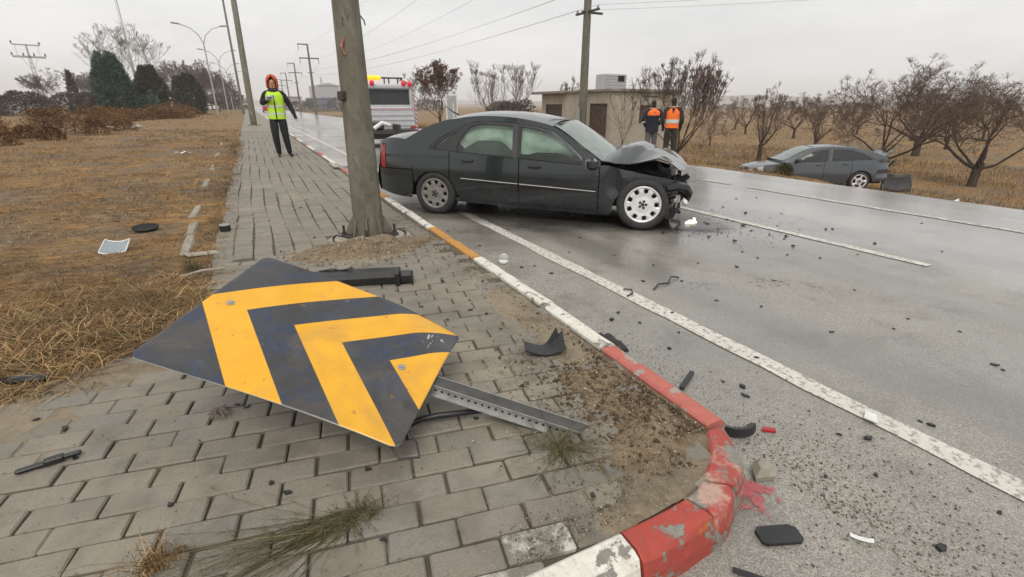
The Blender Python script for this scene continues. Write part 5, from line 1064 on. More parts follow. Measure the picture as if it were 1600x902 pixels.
def lattice(x, y, h):
    root = empty('lattice_pylon', (x, y, 0), R(20), 'grey lattice pylon with double crossarms beyond the hedge', 'pylon'); m = MB()
    w = lambda t: 1.1 - .75 * t
    for sx in (-1, 1):
        for sy in (-1, 1): m.tube([(sx * w(0), sy * w(0), 0), (sx * w(1), sy * w(1), h * .84)], .09, 4)
    n = 11
    for k in range(n):
        a, b = k / n, (k + 1) / n; za, zb = a * h * .84, b * h * .84
        for sy in (-1, 1): m.tube([(-w(a), sy * w(a), za), (w(b), sy * w(b), zb)], .05, 3); m.tube([(w(a), sy * w(a), za), (-w(b), sy * w(b), zb)], .05, 3); m.tube([(sy * w(a), -w(a), za), (sy * w(b), w(b), zb)], .05, 3)
    m.build('tower', 'metal_grey', root)
    m = MB(); m.box((-5, -.15, h * .80), (5, .15, h * .83)); m.box((-4.2, -.15, h - .3), (4.2, .15, h)); m.box((-.3, -.15, h * .8), (.3, .15, h)); m.tube([(-3.4, 0, h * .8), (-3.4, 0, h)], .09, 4); m.tube([(3.4, 0, h * .8), (3.4, 0, h)], .09, 4); m.tube([(-.4, 0, h * .62), (-2.4, 0, h * .8)], .08, 4); m.tube([(.4, 0, h * .62), (2.4, 0, h * .8)], .08, 4); m.build('crossarm', 'metal_grey', root)
    for xx, zz in ((-5, .83), (-1.6, .83), (1.6, .83), (5, .83), (-4.2, 1.0), (4.2, 1.0)): m = MB(); m.lathe([(.2, 0), (.28, .3), (.15, .7), (.001, .75)], 6, M=Matrix.Translation((xx, 0, zz * h))); m.build('insulator', 'steel_dark', root)
lattice(-46.8, 176, 15.6); bpy.data.objects['lattice_pylon'].scale = (.62, .62, 1)
def utility_pole():
    root = empty('utility_pole', (14.75, 21.2, -.8), 0, 'square concrete utility pole in front of the small house', 'utility pole'); m = MB(); m.tube([(0, 0, 0), (0, 0, 9.6)], [.225, .15], 4); m.build('shaft', 'polec', root)
    for z in (6.2, 7.0): m = MB(); m.box((-.05, -.9, z), (.05, .9, z + .08)); m.box((-.3, -.05, z - .02), (.85, .05, z + .07)); m.build('crossarm', 'steel_dark', root)
    for yy in (-.8, .8):
        for z in (6.28, 7.08): m = MB(); m.lathe([(.03, 0), (.06, .05), (.05, .13), (.001, .15)], 8, M=Matrix.Translation((0, yy, z))); m.build('insulator', 'metal_grey', root)
    m = MB(); m.bbox((-.32, -.12, 1.5), (-.22, .12, 2.1), .01); m.build('meter_box', 'metal_grey', root)
utility_pole()
def wire(a, b, sag, label, group, r=.007):
    a, b = Vector(a), Vector(b); pts = []
    for t in np.linspace(0, 1, 28): p = a.lerp(b, t); p.z -= sag * 4 * t * (1 - t); pts.append(p)
    m = MB(); m.tube(pts, r, 4); tag(m.build('overhead_wire', 'wire'), label, 'wire', group)
W1 = 'wires between the power poles'; W2 = 'wires to the utility pole'
for dx, z in ((-1.4, 9.8), (-1.4, 7.7), (1.4, 7.7)):
    wire((PY[0][0] + dx, PY[0][1], z), (10.8 + dx, -4, z + .8), 1.6, 'thin overhead wire running along the road from the power poles', W1)
    for k in range(4): wire((PY[k][0] + dx, PY[k][1], z), (PY[k + 1][0] + dx, PY[k + 1][1], z), .8, 'thin overhead wire between far power poles', 'wires between far power poles', .012)
for yy, z in ((-.8, 5.62), (.8, 5.62), (-.8, 6.42), (.8, 6.42)):
    wire((10.6, 92.0, z + .4), (14.75, 21.2 + yy, z), .7, 'thin overhead wire from the far poles to the utility pole', W2)
    wire((14.75, 21.2 + yy, z), (34, -2 + yy * 2, z + .3), .35, 'thin overhead wire leaving the utility pole over the orchard', 'wires over the orchard')

# ------------------------------------------------------------------ small house, sign frame, far buildings
def house():
    root = empty('utility_house', (15.4, 19.8, -.80), 0, 'small plastered flat-roofed house with brown doors behind the wreck', 'house')
    L, D, Hh = 6.5, 4.3, 2.80
    # road-side wall (x = 0) with two openings, camera-side wall (y = 0) with a window
    m = MB(); ops = [(.30, 1.72, 2.28), (4.3, 6.05, 2.25)]; t = .18
    y = 0
    for a, b, h in ops: m.box((0, y, -.5), (t, a, Hh)); m.box((0, a, h), (t, b, Hh)); y = b
    m.box((0, y, -.5), (t, L, Hh)); m.box((t, L - t, -.5), (D, L, Hh)); m.box((D - t, t, -.5), (D, L - t, Hh))
    m.box((t, 0, -.5), (1.75, t, Hh)); m.box((1.75, 0, -.5), (2.75, t, 1.35)); m.box((1.75, 0, 2.2), (2.75, t, Hh)); m.box((2.75, 0, -.5), (D, t, Hh)); m.build('wall', 'plaster', root)
    for k, (a, b, h) in enumerate(ops):
        d = bpy.data.objects.new('door', None); COL.objects.link(d); d.parent = root; d.empty_display_size = .1; n = 6 if k == 0 else 8
        m = MB(); m.box((.02, a, -.3), (.06, a + .06, h)); m.box((.02, b - .06, -.3), (.06, b, h)); m.box((.02, a + .06, h - .06), (.06, b - .06, h)); m.build('door_frame', 'wood_dark', d)
        for j in range(n): w_ = (b - a - .12) / n; m = MB(); m.bbox((.05 + .006 * (j % 2), a + .06 + j * w_ + .004, -.3), (.09, a + .06 + (j + 1) * w_ - .004, h - .06), .004); m.build('board', 'wood_dark', d)
        m = MB(); m.tube([(.04, b - .2, 1.0), (.0, b - .2, 1.0), (.0, b - .3, 1.0)], .015, 6); m.build('door_handle', 'steel_dark', d)
    w = bpy.data.objects.new('window', None); COL.objects.link(w); w.parent = root; w.empty_display_size = .1
    m = MB(); m.box((1.75, .03, 1.35), (2.75, .07, 1.42)); m.box((1.75, .03, 2.13), (2.75, .07, 2.2)); m.box((1.75, .03, 1.42), (1.82, .07, 2.13)); m.box((2.68, .03, 1.42), (2.75, .07, 2.13)); m.build('window_frame', 'wood_dark', w)
    for j in range(5): m = MB(); m.bbox((1.83 + j * .17, .05, 1.42), (1.83 + j * .17 + .155, .08, 2.13), .004); m.build('shutter_board', 'wood_dark', w)
    m = MB(); m.bbox((-.12, -.12, Hh), (D + .1, L + .35, Hh + .13), .02); m.bbox((-.45, 3.9, Hh - .02), (-.12, L + .5, Hh + .12), .02); m.build('roof', 'roof', root)
    m = MB(); m.box((-.10, 2.35, .95), (0, 2.75, 1.85)); m.build('meter_box', 'metal_grey', root)
    m = MB(); m.tube([(-.03, 2.5, 1.85), (-.03, 2.5, Hh)], .02, 6); m.build('conduit', 'metal_grey', root)
    m = MB(); m.tube([(2.0, -.02, 2.62), (2.9, -.03, 2.60)], .02, 6); m.build('conduit', 'steel_dark', root)
    c = empty('roof_tank', (16.6, 21.9, -.80 + Hh + .13), 0, 'pale slatted cooling unit standing on the flat house roof', 'cooling unit')
    m = MB(); m.bbox((0, 0, 0), (1.3, .9, .78), .02); m.build('casing', 'van', c)
    for k in range(5): m = MB(); m.box((-.02, -.02, .08 + k * .14), (1.32, 0, .14 + k * .14)); m.build('slat', 'metal_grey', c)
    m = MB(); m.box((.75, -.035, .42), (1.15, -.022, .70)); m.build('vent_opening', 'void', c)
house()
def sign_frame():
    r_ = empty('sign_back', (9.95, 26.6, -.05), R(-12), 'grey back of a framed roadside board beyond the boot of the wreck', 'sign'); m = MB(); m.bbox((-.30, -.02, .55), (.22, .02, 1.92), .01); m.build('panel', 'metal_grey', r_)
    for x in (-.32, .25): m = MB(); m.box((x - .03, -.05, 0), (x + .03, .05, 2.02)); m.build('post', 'white_plastic', r_)
    m = MB(); m.box((.02, -.06, .55), (.07, -.03, 1.55)); m.build('stiffener', 'white_plastic', r_); m = MB(); m.box((-.0, -.04, 1.95), (.22, .04, 2.0)); m.build('top_rail', 'white_plastic', r_)
sign_frame()
def shed(name, x, y, w, d, h, label, mat, rows=0, group=None, gable=0.0):
    r_ = empty(name, (x, y, -.3), R(8), label, 'building', group); m = MB(); m.prism([(0, 0), (w, 0), (w, h), (w * .5, h + gable), (0, h)] if gable else [(0, 0), (w, 0), (w, h), (0, h)], 0, d, M=Matrix.Rotation(R(90), 4, 'X') @ Matrix.Translation((0, 0, -d))); m.build('wall', mat, r_)
    m = MB(); m.box((-.4, -.4, h), (w + .4, d + .4, h + .35)) if not gable else m.box((-.3, -.3, h - .2), (w + .3, -.05, h)); m.build('roof', 'metal_grey', r_)
    for j in range(rows): m = MB(); m.box((w * (.15 + .28 * j), -.12, h * .35), (w * (.15 + .28 * j) + w * .12, -.02, h * .5)); m.build('window', 'far_blue', r_)
    return r_
f = shed('factory', 33.5, 280, 10.5, 18, 11.0, 'tall pale grey factory block on the horizon beside the power poles', 'far_wall', 3, gable=1.2); m = MB(); m.tube([(3.2, 5, 11), (3.2, 5, 15.0)], .35, 8); m.build('chimney', 'metal_grey', f)
shed('warehouse', 28.5, 262, 10, 14, 4.6, 'low blue-grey warehouse below the factory block', 'far_blue', 2); shed('warehouse', 44, 275, 9, 12, 4.0, 'low dark shed right of the factory block', 'far_blue', 2)
shed('warehouse', 20, 300, 7, 12, 5.5, 'small pale warehouse left of the factory block', 'far_wall', 2)
for k in range(7): shed('farm_building', 190 + k * 95, 210 + (k * 71) % 190, 14, 9, 4, 'tiny pale farm building on the far plain', 'far_wall', 2, 'farm buildings on the far plain', 1.5)
shed('low_wall_house', -42, 108, 12, 8, 2.6, 'low grey-blue building half hidden by the dark hedge', 'far_wall', 2)

# ------------------------------------------------------------------ people
def smooth_skin(name, J, E, mats, pick, parent, root_j=0, sub=2):
    """J: {key:(pos, rx, ry)}; E: pairs. One continuous skinned body."""
    keys = list(J); me = bpy.data.meshes.new(name); me.from_pydata([J[k][0] for k in keys], [(keys.index(a), keys.index(b)) for a, b in E], []); o = bpy.data.objects.new(name, me); COL.objects.link(o)
    md = o.modifiers.new('skin', 'SKIN'); md.use_smooth_shade = True
    for k, v in zip(keys, me.skin_vertices[0].data): v.radius = (J[k][1], J[k][2] if len(J[k]) > 2 else J[k][1]); v.use_root = (k == keys[root_j])
    sb = o.modifiers.new('sub', 'SUBSURF'); sb.levels = sub; sb.render_levels = sub
    dg = bpy.context.evaluated_depsgraph_get(); dg.update(); ev = o.evaluated_get(dg); nm = bpy.data.meshes.new_from_object(ev); COL.objects.unlink(o); bpy.data.objects.remove(o)
    for m_ in mats: nm.materials.append(MAT[m_])
    for p in nm.polygons: p.material_index = pick(p.center); p.use_smooth = True
    return link(name, nm, parent)
def lerp3(a, b, t): return tuple(a[i] + (b[i] - a[i]) * t for i in range(3))
def person(name, loc, rz, h, label, arms, legs, mats, pick, vest=None, extras=None, head_turn=0.0, group=None):
    """local frame: facing -Y, z up, unit = metres for a 1.75 m figure"""
    root = empty(name, loc, rz, label, 'person', group); k = h / 1.75; root.scale = (k, k, k)
    J = {'pelvis': ((0, 0, .95), .16, .125), 'waist': ((0, 0, 1.10), .135, .10), 'chest': ((0, 0, 1.30), .165, .115), 'upper': ((0, .005, 1.43), .12, .09), 'neck': ((0, -.005, 1.51), .058), 'skull0': ((0, -.012, 1.585), .075, .085), 'skull1': ((0, -.005, 1.67), .082, .098), 'crown': ((0, .0, 1.735), .05, .06)}
    E = [('pelvis', 'waist'), ('waist', 'chest'), ('chest', 'upper'), ('upper', 'neck'), ('neck', 'skull0'), ('skull0', 'skull1'), ('skull1', 'crown')]
    for s, (el, wr, fin) in arms.items():
        q = -1 if s == 'r' else 1; sh = (q * .185, .01, 1.425)
        J['sh' + s] = (sh, .080); J['ua' + s] = (lerp3(sh, el, .5), .072); J['el' + s] = (el, .064); J['fa' + s] = (lerp3(el, wr, .5), .058); J['wr' + s] = (wr, .038); d = Vector(fin).normalized(); palm = tuple(Vector(wr) + d * .06); J['pa' + s] = (palm, .036, .02)
        E += [('upper', 'sh' + s), ('sh' + s, 'ua' + s), ('ua' + s, 'el' + s), ('el' + s, 'fa' + s), ('fa' + s, 'wr' + s), ('wr' + s, 'pa' + s)]
        side = d.cross(Vector((0, 1, 0)) if abs(d.y) < .8 else Vector((0, 0, 1))).normalized(); bend = d.cross(side)
        for n, (off, L) in enumerate(((-.028, .060), (-.010, .072), (.010, .068), (.027, .052))):
            b = Vector(palm) + side * off + d * .02; J[f'f{n}a{s}'] = (tuple(b), .0105); m_ = b + d * L * .55 + bend * .008; J[f'f{n}b{s}'] = (tuple(m_), .0098); J[f'f{n}c{s}'] = (tuple(m_ + d * L * .35 + bend * .022), .0085); E += [('pa' + s, f'f{n}a{s}'), (f'f{n}a{s}', f'f{n}b{s}'), (f'f{n}b{s}', f'f{n}c{s}')]
        t0 = Vector(wr) + d * .035 - side * .03; J['tha' + s] = (tuple(t0), .012); J['thb' + s] = (tuple(t0 - side * .022 + d * .035 + bend * .012), .0105); E += [('wr' + s, 'tha' + s), ('tha' + s, 'thb' + s)]
    for s, (kn, an, toe) in legs.items():
        q = -1 if s == 'r' else 1; hp = (q * .09, 0, .90)
        J['hp' + s] = (hp, .112, .115); J['th' + s] = (lerp3(hp, kn, .5), .105); J['kn' + s] = (kn, .085); J['cf' + s] = (lerp3(kn, an, .4), .080); J['an' + s] = (an, .062); J['he' + s] = ((an[0], an[1] + .02, an[2] - .055), .045, .035); J['to' + s] = (toe, .042, .028)
        E += [('pelvis', 'hp' + s), ('hp' + s, 'th' + s), ('th' + s, 'kn' + s), ('kn' + s, 'cf' + s), ('cf' + s, 'an' + s), ('an' + s, 'he' + s), ('he' + s, 'to' + s)]
    b = smooth_skin('body', J, E, mats, pick, root)
    # face
    for sx in (-1, 1):
        m = MB(); m.lathe([(.001, -.010), (.011, -.006), (.013, 0), (.011, .006), (.001, .010)], 8, M=Matrix.Translation((sx * .032, -.098, 1.655))); m.build('eye', 'hair', root)
    m = MB(); m.add([(-.014, -.098, 1.615), (.014, -.098, 1.615), (0, -.125, 1.62), (0, -.102, 1.66)], [(0, 1, 2), (0, 2, 3), (1, 3, 2)]); m.build('nose', 'skin', root); m = MB(); m.bbox((-.024, -.102, 1.583), (.024, -.090, 1.592), .003); m.build('mouth', 'hood', root)
    if vest:
        mt, z0, rings = vest; m = MB(); n = 28; P = []
        for z, rx, ry, dy in rings: P.append([(rx * math.cos(a), dy + ry * math.sin(a), z) for a in np.linspace(0, 2 * math.pi, n + 1)])
        m.grid(P); v = m.build('vest', mt, root, True)
    if extras: extras(root)
    return root
def ring_band(root, name, mat, z, dz, rx, ry, dy=0, a0=0, a1=2 * math.pi, tilt=0):
    m = MB(); m.grid([[(rx * math.cos(a), dy + ry * math.sin(a), zz + tilt * math.cos(a)) for zz in (z, z + dz)] for a in np.linspace(a0, a1, 26)]); m.build(name, mat, root, True)
# man walking down the footway: orange hood, yellow vest, one hand raised to the chest
VR = [(.86, .185, .145, 0), (.95, .195, .15, 0), (1.10, .185, .145, 0), (1.28, .20, .155, 0), (1.38, .205, .145, 0), (1.445, .18, .12, .0), (1.495, .105, .085, 0)]
def x_walk(root):
    ring_band(root, 'reflective_band', 'reflect', .955, .045, .199, .154); ring_band(root, 'reflective_band', 'reflect', 1.12, .045, .191, .151)
    m = MB(); m.grid([[(x, -.152 - .006 + .02 * (z - 1.1), z) for x in (-.012, .012)] for z in np.linspace(.87, 1.36, 8)]); m.build('zip', 'cloth_black', root)
    # knitted hood around the face, dark scarf below it
    P = []
    for z, rx, ry, dy, op in [(1.545, .112, .108, .0, .75), (1.62, .116, .120, .010, .92), (1.68, .116, .124, .012, .85), (1.735, .106, .118, .012, .48), (1.785, .082, .096, .010, .12), (1.815, .045, .055, .012, .01), (1.825, .004, .004, .012, .01)]: P.append([(rx * math.sin(a), dy - ry * math.cos(a), z) for a in np.linspace(op, 2 * math.pi - op, 26)])
    m = MB(); m.grid(P); o = m.build('hood', 'hood', root, True); s_ = o.modifiers.new('t', 'SOLIDIFY'); s_.thickness = .016
    m = MB(); m.lathe([(.125, 1.455), (.126, 1.49), (.108, 1.525), (.092, 1.545)], 20, M=Matrix.Diagonal((1, .98, 1, 1))); m.build('scarf', 'cloth_dark', root, True)
    m = MB(); m.bbox((-.14, -.29, 1.33), (-.02, -.24, 1.385), .02); m.build('glove', 'reflect', root)
def p_walk(c):
    if c.z > 1.49 and abs(c.x) < .13: return 0
    if c.z < .10: return 3
    if c.z < .93 and abs(c.x) < .26: return 2
    if c.x > .36 and c.z < .87: return 4
    if c.y < -.215 and c.z > 1.25: return 4
    return 1
person('person', (.66, 14.6, SW + .002), R(-8), 1.90, 'person in orange beanie and yellow hi-vis vest walking on the footway', dict(r=((-.285, -.03, 1.19), (-.10, -.235, 1.335), (1, -.15, .15)), l=((.30, .035, 1.17), (.40, -.04, .93), (.25, -.15, -1))),
       dict(r=((-.095, -.07, .50), (-.085, .02, .09), (-.075, -.16, .035)), l=((.115, -.02, .50), (.15, .05, .09), (.225, -.11, .035))), ['skin', 'cloth_black', 'cloth_black', 'boot', 'glove'], p_walk, ('hivis', 0, VR), x_walk)
def p_navy(c):
    if c.z > 1.62 or (c.z > 1.5 and c.y > 0): return 3
    if c.z > 1.49: return 0
    if c.z < .10: return 4
    if c.z < .90: return 2
    return 1
def x_navy(root):
    m = MB(); P = [[(rx * math.cos(a), ry * math.sin(a), z) for a in np.linspace(0, 2 * math.pi, 29)] for z, rx, ry in ((1.285, .215, .155), (1.36, .225, .155), (1.43, .20, .13), (1.485, .12, .095))]; m.grid(P); m.build('orange_yoke', 'hivis_orange', root, True)
    m = MB(); m.add([(-.03, .152, 1.36), (.03, .152, 1.36), (0, .146, 1.41)], [(0, 1, 2)]); m.build('back_badge', 'cloth_navy', root)
    P = [[(rx * math.cos(a), ry * math.sin(a), z) for a in np.linspace(0, 2 * math.pi, 29)] for z, rx, ry in ((.80, .205, .165), (.95, .20, .16), (1.12, .19, .15), (1.29, .212, .152))]; m = MB(); m.grid(P); m.build('jacket', 'cloth_navy', root, True)
    for sx in (-1, 1): m = MB(); m.lathe([(.060, -.02), (.062, .02)], 12, M=Matrix.Translation((sx * .285, -.01, 1.085)) @ Matrix.Rotation(R(20 * sx), 4, 'Y')); m.build('cuff_band', 'reflect', root)
AR = dict(r=((-.30, .03, 1.17), (-.22, -.12, 1.0), (.6, -.3, -.7)), l=((.30, .03, 1.17), (.22, -.12, 1.0), (-.6, -.3, -.7)))
LG = dict(r=((-.105, -.01, .50), (-.12, .03, .09), (-.14, -.11, .035)), l=((.105, -.01, .50), (.12, .03, .09), (.14, -.11, .035)))
z1 = float(ground_z(11.35, 12.45)); z2 = float(ground_z(11.45, 11.45))
person('person', (11.35, 12.45, z1), R(152), 1.76, 'person in navy jacket with orange shoulders standing with back turned', AR, LG, ['skin', 'cloth_navy', 'cloth_grey', 'hair', 'boot'], p_navy, None, x_navy)
def p_orange(c):
    if c.z > 1.63 or (c.z > 1.5 and c.y > 0): return 3
    if c.z > 1.49: return 0
    if c.z < .10: return 4
    return 1 if c.z > .92 else 2
def x_orange(root):
    ring_band(root, 'reflective_band', 'reflect', 1.05, .10, .189, .149, 0, .3, 2.85); m = MB(); m.add([(-.05, .135, 1.46), (.05, .135, 1.46), (0, .158, 1.30)], [(0, 1, 2)]); m.build('collar_patch', 'cloth_dark', root)
VO = [(.92, .185, .145, 0), (1.05, .18, .142, 0), (1.2, .185, .145, 0), (1.34, .20, .145, 0), (1.44, .17, .115, 0), (1.485, .11, .09, 0)]
AR2 = dict(r=((-.27, .02, 1.15), (-.24, -.10, .95), (.1, -.2, -1)), l=((.27, .02, 1.15), (.24, -.10, .95), (-.1, -.2, -1)))
person('person', (11.30, 11.55, z2), R(138), 1.84, 'person in bright orange vest and dark trousers standing at the far verge', AR2, LG, ['skin', 'cloth_dark', 'cloth_dark', 'hair', 'boot'], p_orange, ('hivis_orange', 0, VO), x_orange)

# ------------------------------------------------------------------ the knocked-down chevron sign, still hinged on its bent post
SK = .738; SO = np.array([-.39, 3.201, .35]); SR = np.array([[.776, .62, .118], [-.57, .769, -.289], [-.27, .157, .95]]); EY = np.array([0, 0, EYE])
def sp(u, v, w=0.0):
    """panel coordinates (u along the chevron axis, v across, w out of the face) to the place where the panel lies"""
    q = SO + SR @ np.array([u, v, 0.0]); q = EY + (q - EY) * SK; return q + SR @ np.array([0, 0, w])
sign = empty('chevron_sign', tuple(sp(2.3, 0)), 0, 'fallen black and yellow chevron sign lying on the footway', 'road sign'); s_inv = Vector(sp(2.3, 0))
MAT['steel_post'] = simple('dull_steel', (0.075, 0.072, 0.066), 0.6, 0.3, var=0.3, scale=12); UL, VH = 1.44, .545
def bend(u, v):
    d = (u - 1.16) * .62 + (v - .30) * .78; w = -.42 * max(0, d) ** 1.6 + .012 * math.sin(u * 3.2 + v * 2)
    return w - .05 * max(0, (u - 1.25)) * max(0, -v)
def corner(u, v, r=.05):
    cu, cv = u, v
    for uc in (r, UL - r):
        for vc in (-VH + r, VH - r):
            if (u - uc) * (1 if uc > UL / 2 else -1) > 0 and (v - vc) * (1 if vc > 0 else -1) > 0:
                d = math.hypot(u - uc, v - vc); m_ = max(abs(u - uc), abs(v - vc))
                if d > 0: cu, cv = uc + (u - uc) * m_ / d, vc + (v - vc) * m_ / d
    return cu, cv
us = sorted(set(list(np.linspace(0, .05, 5)) + list(np.linspace(.05, UL - .05, 46)) + list(np.linspace(UL - .05, UL, 5)))); vs_ = sorted(set(list(np.linspace(-VH, -VH + .05, 5)) + list(np.linspace(-VH + .05, VH - .05, 34)) + list(np.linspace(VH - .05, VH, 5))))
m = MB(); uvs = []; P = []
for u in us:
    row = []
    for v in vs_: cu, cv = corner(u, v); row.append(tuple(Vector(sp(cu, cv, bend(cu, cv))) - s_inv)); uvs.append((cu, cv))
    P.append(row)
m.grid(P); me = bpy.data.meshes.new('panel'); me.from_pydata(m.v, [], m.f); uvl = me.uv_layers.new(name='UVMap')
for lp in me.loops: uvl.data[lp.index].uv = uvs[lp.vertex_index]
me.materials.append(MAT['sign']); me.materials.append(MAT['sign_back']); me.polygons.foreach_set('use_smooth', [True] * len(me.polygons)); po = link('panel', me, sign); sm = po.modifiers.new('t', 'SOLIDIFY'); sm.thickness = .005; sm.offset = -1; sm.material_offset = 1; sm.material_offset_rim = 1
for u, v in ((.14, .015), (1.235, -.02)):
    m = MB(); M = Matrix.Translation(Vector(sp(u, v, bend(u, v))) - s_inv) @ Matrix(SR).to_4x4(); m.lathe([(.017, 0), (.017, .003), (.010, .004), (.009, .009), (.001, .010)], 10, M=M); m.build('bolt', 'metal_grey', sign)
# perforated channel post
A_, B_ = Vector(sp(.05, 0, -.05)), Vector(sp(2.56, .0, -.02)); ax = (B_ - A_).normalized(); nrm = Vector(SR @ np.array([0, 0, 1.0])); nrm = (nrm - ax * nrm.dot(ax)).normalized(); sd = ax.cross(nrm)     # sd points to the near side
PM = Matrix((ax, sd, nrm)).transposed().to_4x4(); PM.translation = A_ - s_inv; PL = (B_ - A_).length
if sd.y > 0: PM = PM @ Matrix.Diagonal((1, -1, 1, 1))
m = MB(); m.box((0, -.028, -.004), (PL, .028, .0), M=PM); m.build('post_web', 'steel_post', sign)
m = MB(); m.box((0, .0281, -.042), (PL, .031, .0), M=PM); m.box((0, -.031, -.042), (PL, -.0281, .0), M=PM); m.box((0, .0311, -.045), (PL, .050, -.042), M=PM); m.build('post_flange', 'metal_grey', sign)
m = MB()
for k in range(int(PL / .03)): m.lathe([(.0065, .0), (.001, .0004)], 8, M=PM @ Matrix.Translation((.02 + k * .03, .0315, -.022)) @ Matrix.Rotation(R(-90), 4, 'X'))
tag(m.build('perforation', 'void', sign), kind='stuff')
m = MB(); m.bbox((PL - .09, -.034, -.05), (PL - .01, .034, .006), .006, M=PM); m.build('base_clamp', 'metal_grey', sign)
m = MB(); P0 = PM @ Vector((PL - .03, 0, 0)); m.lathe([(.001, -.1), (.07, -.08), (.085, -.02), (.06, .01), (.001, .02)], 10, M=Matrix.Translation(P0 + Vector((.0, 0, -.005)))); m.build('concrete_root', 'soil', sign); m = MB(); m.bbox((PL - .10, .030, -.075), (PL + .01, .075, -.04), .012, M=PM); m.build('red_foot', 'red_paint', sign)
# bent strut below the panel's lower corner
q0, q1 = Vector(sp(1.44, -.50, -.02)), Vector(sp(1.30, -.30, -.03)); m = MB(); m.tube([q1 - s_inv, q0 + Vector((.06, .02, -.03)) - s_inv, q0 + Vector((.05, -.04, -.05)) - s_inv, q0 + Vector((-.02, -.02, -.045)) - s_inv, q1 + Vector((-.08, -.05, 0)) - s_inv], .005, 6); m.build('wire_bracket', 'steel_dark', sign)

# ------------------------------------------------------------------ debris
def obj(name, m, mats, label, cat, loc=(0, 0, 0), rot=(0, 0, 0), group=None, smooth=False):
    return tag(m.build(name, mats, None, smooth, loc, rot), label, cat, group)
m = MB(); m.tube([(.38, 1.73, SW + .014), (.45, 1.725, SW + .03), (.52, 1.70, SW + .04), (.84, 1.62, SW + .036)], .0135, 10); obj('bent_pipe', m, 'black', 'bent black metal pipe beside the perforated sign post', 'pipe', smooth=True)
# long black bumper beam behind the sign
m = MB(); M = Matrix.Translation((.55, 3.62, SW)) @ Matrix.Rotation(R(-19), 4, 'Z'); P = [[(x, y + .04 * math.sin((x + .4) * 2.2), z) for y, z in ((-.075, .01), (-.08, .06), (-.04, .095), (.05, .10), (.08, .05))] for x in np.linspace(-.48, .30, 14)]; m.grid([[M @ Vector(p) for p in r_] for r_ in P]); m.bbox((.30, -.055, .012), (.40, .06, .085), .012, M=M); m.bbox((.27, -.085, .0), (.305, .085, .105), .008, M=M); m.tube([M @ Vector(p) for p in ((-.30, .06, .10), (-.20, .07, .11), (-.14, .06, .10), (-.05, .06, .115))], .008, 6)
o = obj('bumper_beam', m, 'black', 'long black plastic bumper beam lying behind the fallen sign', 'bumper part'); s_ = o.modifiers.new('t', 'SOLIDIFY'); s_.thickness = .006
# bent black fragment near the kerb
m = MB(); P = [[(x * .11, y * .06, .012 + .035 * abs(x) ** 1.5 + (.05 * max(0, x) * max(0, y))) for y in (-1, -.3, .4, 1)] for x in np.linspace(-1, 1, 7)]; m.grid(P); m.add([(.02, .05, .03), (.10, .05, .05), (.075, .07, .115)], [(0, 1, 2)]); o = obj('bent_plastic', m, 'black', 'curled black plastic shard on the pavers near the white kerb', 'plastic shard', (1.25, 2.05, SW), (0, 0, R(-20))); o.modifiers.new('t', 'SOLIDIFY').thickness = .004
m = MB(); P = [[(x * .13, y * .05 * (1 - .3 * x * x), .02 + .05 * (1 - y * y) * (1 - x * x) + .01 * math.sin(x * 8)) for y in np.linspace(-1, 1, 5)] for x in np.linspace(-1, 1, 9)]; m.grid(P); o = obj('mirror_shell', m, 'black', 'domed black plastic cover lying against the white kerb on the road', 'plastic cover', (1.80, 2.16, .0), (0, 0, R(95)), smooth=True); o.modifiers.new('t', 'SOLIDIFY').thickness = .004
m = MB(); m.prism([(-.075, -.03), (-.06, -.04), (.06, -.04), (.075, -.028), (.075, .02), (.055, .035), (-.06, .035), (-.075, .02)], .004, .016); obj('plastic_plate', m, 'black', 'flat rounded black plastic plate on the road by the red corner kerb', 'plastic plate', (1.42, .725, 0), (0, 0, R(-22)))
m = MB(); m.tube([(0, 0, .012), (.06, .01, .012), (.14, .02, .014)], .010, 5); obj('black_rod', m, 'black', 'short black rod on the asphalt below the red corner kerb', 'rod', (1.16, .70, 0), (0, 0, R(-60)))
m = MB(); P = [[(math.cos(a) * r_, math.sin(a) * r_, z) for r_, z in ((.075, .01), (.082, .045), (.105, .05), (.112, .012))] for a in np.linspace(R(200), R(330), 12)]; m.grid(P); m.box((-.085, -.05, .01), (-.07, .0, .04)); o = obj('curved_bracket', m, 'black', 'curved black plastic bracket lying in the gutter at the kerb corner', 'bracket', (1.80, 1.25, 0), (0, 0, R(-30)))
m = MB(); m.prism([(-.03, -.01), (.03, -.014), (.034, .01), (-.02, .014)], .003, .014); obj('red_lens_shard', m, 'red_paint', 'red lens shard beside the curved bracket in the gutter', 'lens shard', (1.915, 1.135, 0), (0, 0, R(-35)))
m = MB(); m.bbox((-.10, -.013, .006), (.10, .013, .026), .004); obj('black_strip', m, 'black', 'straight black rubber strip on the asphalt beside the faded red kerb', 'strip', (1.90, 1.62, 0), (0, 0, R(28)))
m = MB(); m.lathe([(.001, .0), (.042, .0), (.044, .004), (.030, .022), (.014, .045), (.001, .05)], 16, M=Matrix.Translation((0, 0, .038)) @ Matrix.Rotation(R(-65), 4, 'Y')); m.prism([(.02, -.05), (.09, -.03), (.10, .02), (.05, .05), (.0, .02)], .006, .02); m.bbox((-.10, -.02, .005), (-.03, .02, .03), .008); obj('lamp_reflector', m, 'white_plastic', 'broken white lamp reflector lying where orange and white kerb meet', 'lamp part', (1.98, 4.05, 0), (0, 0, R(-120)))
m = MB(); m.tube([(0, 0, .01), (.12, .03, .02), (.22, .0, .012), (.34, .05, .03), (.42, .02, .01)], .007, 6); obj('cable_piece', m, 'black', 'wavy black cable piece on the asphalt past the edge line', 'cable', (2.72, 2.78, 0), (0, 0, R(15)))
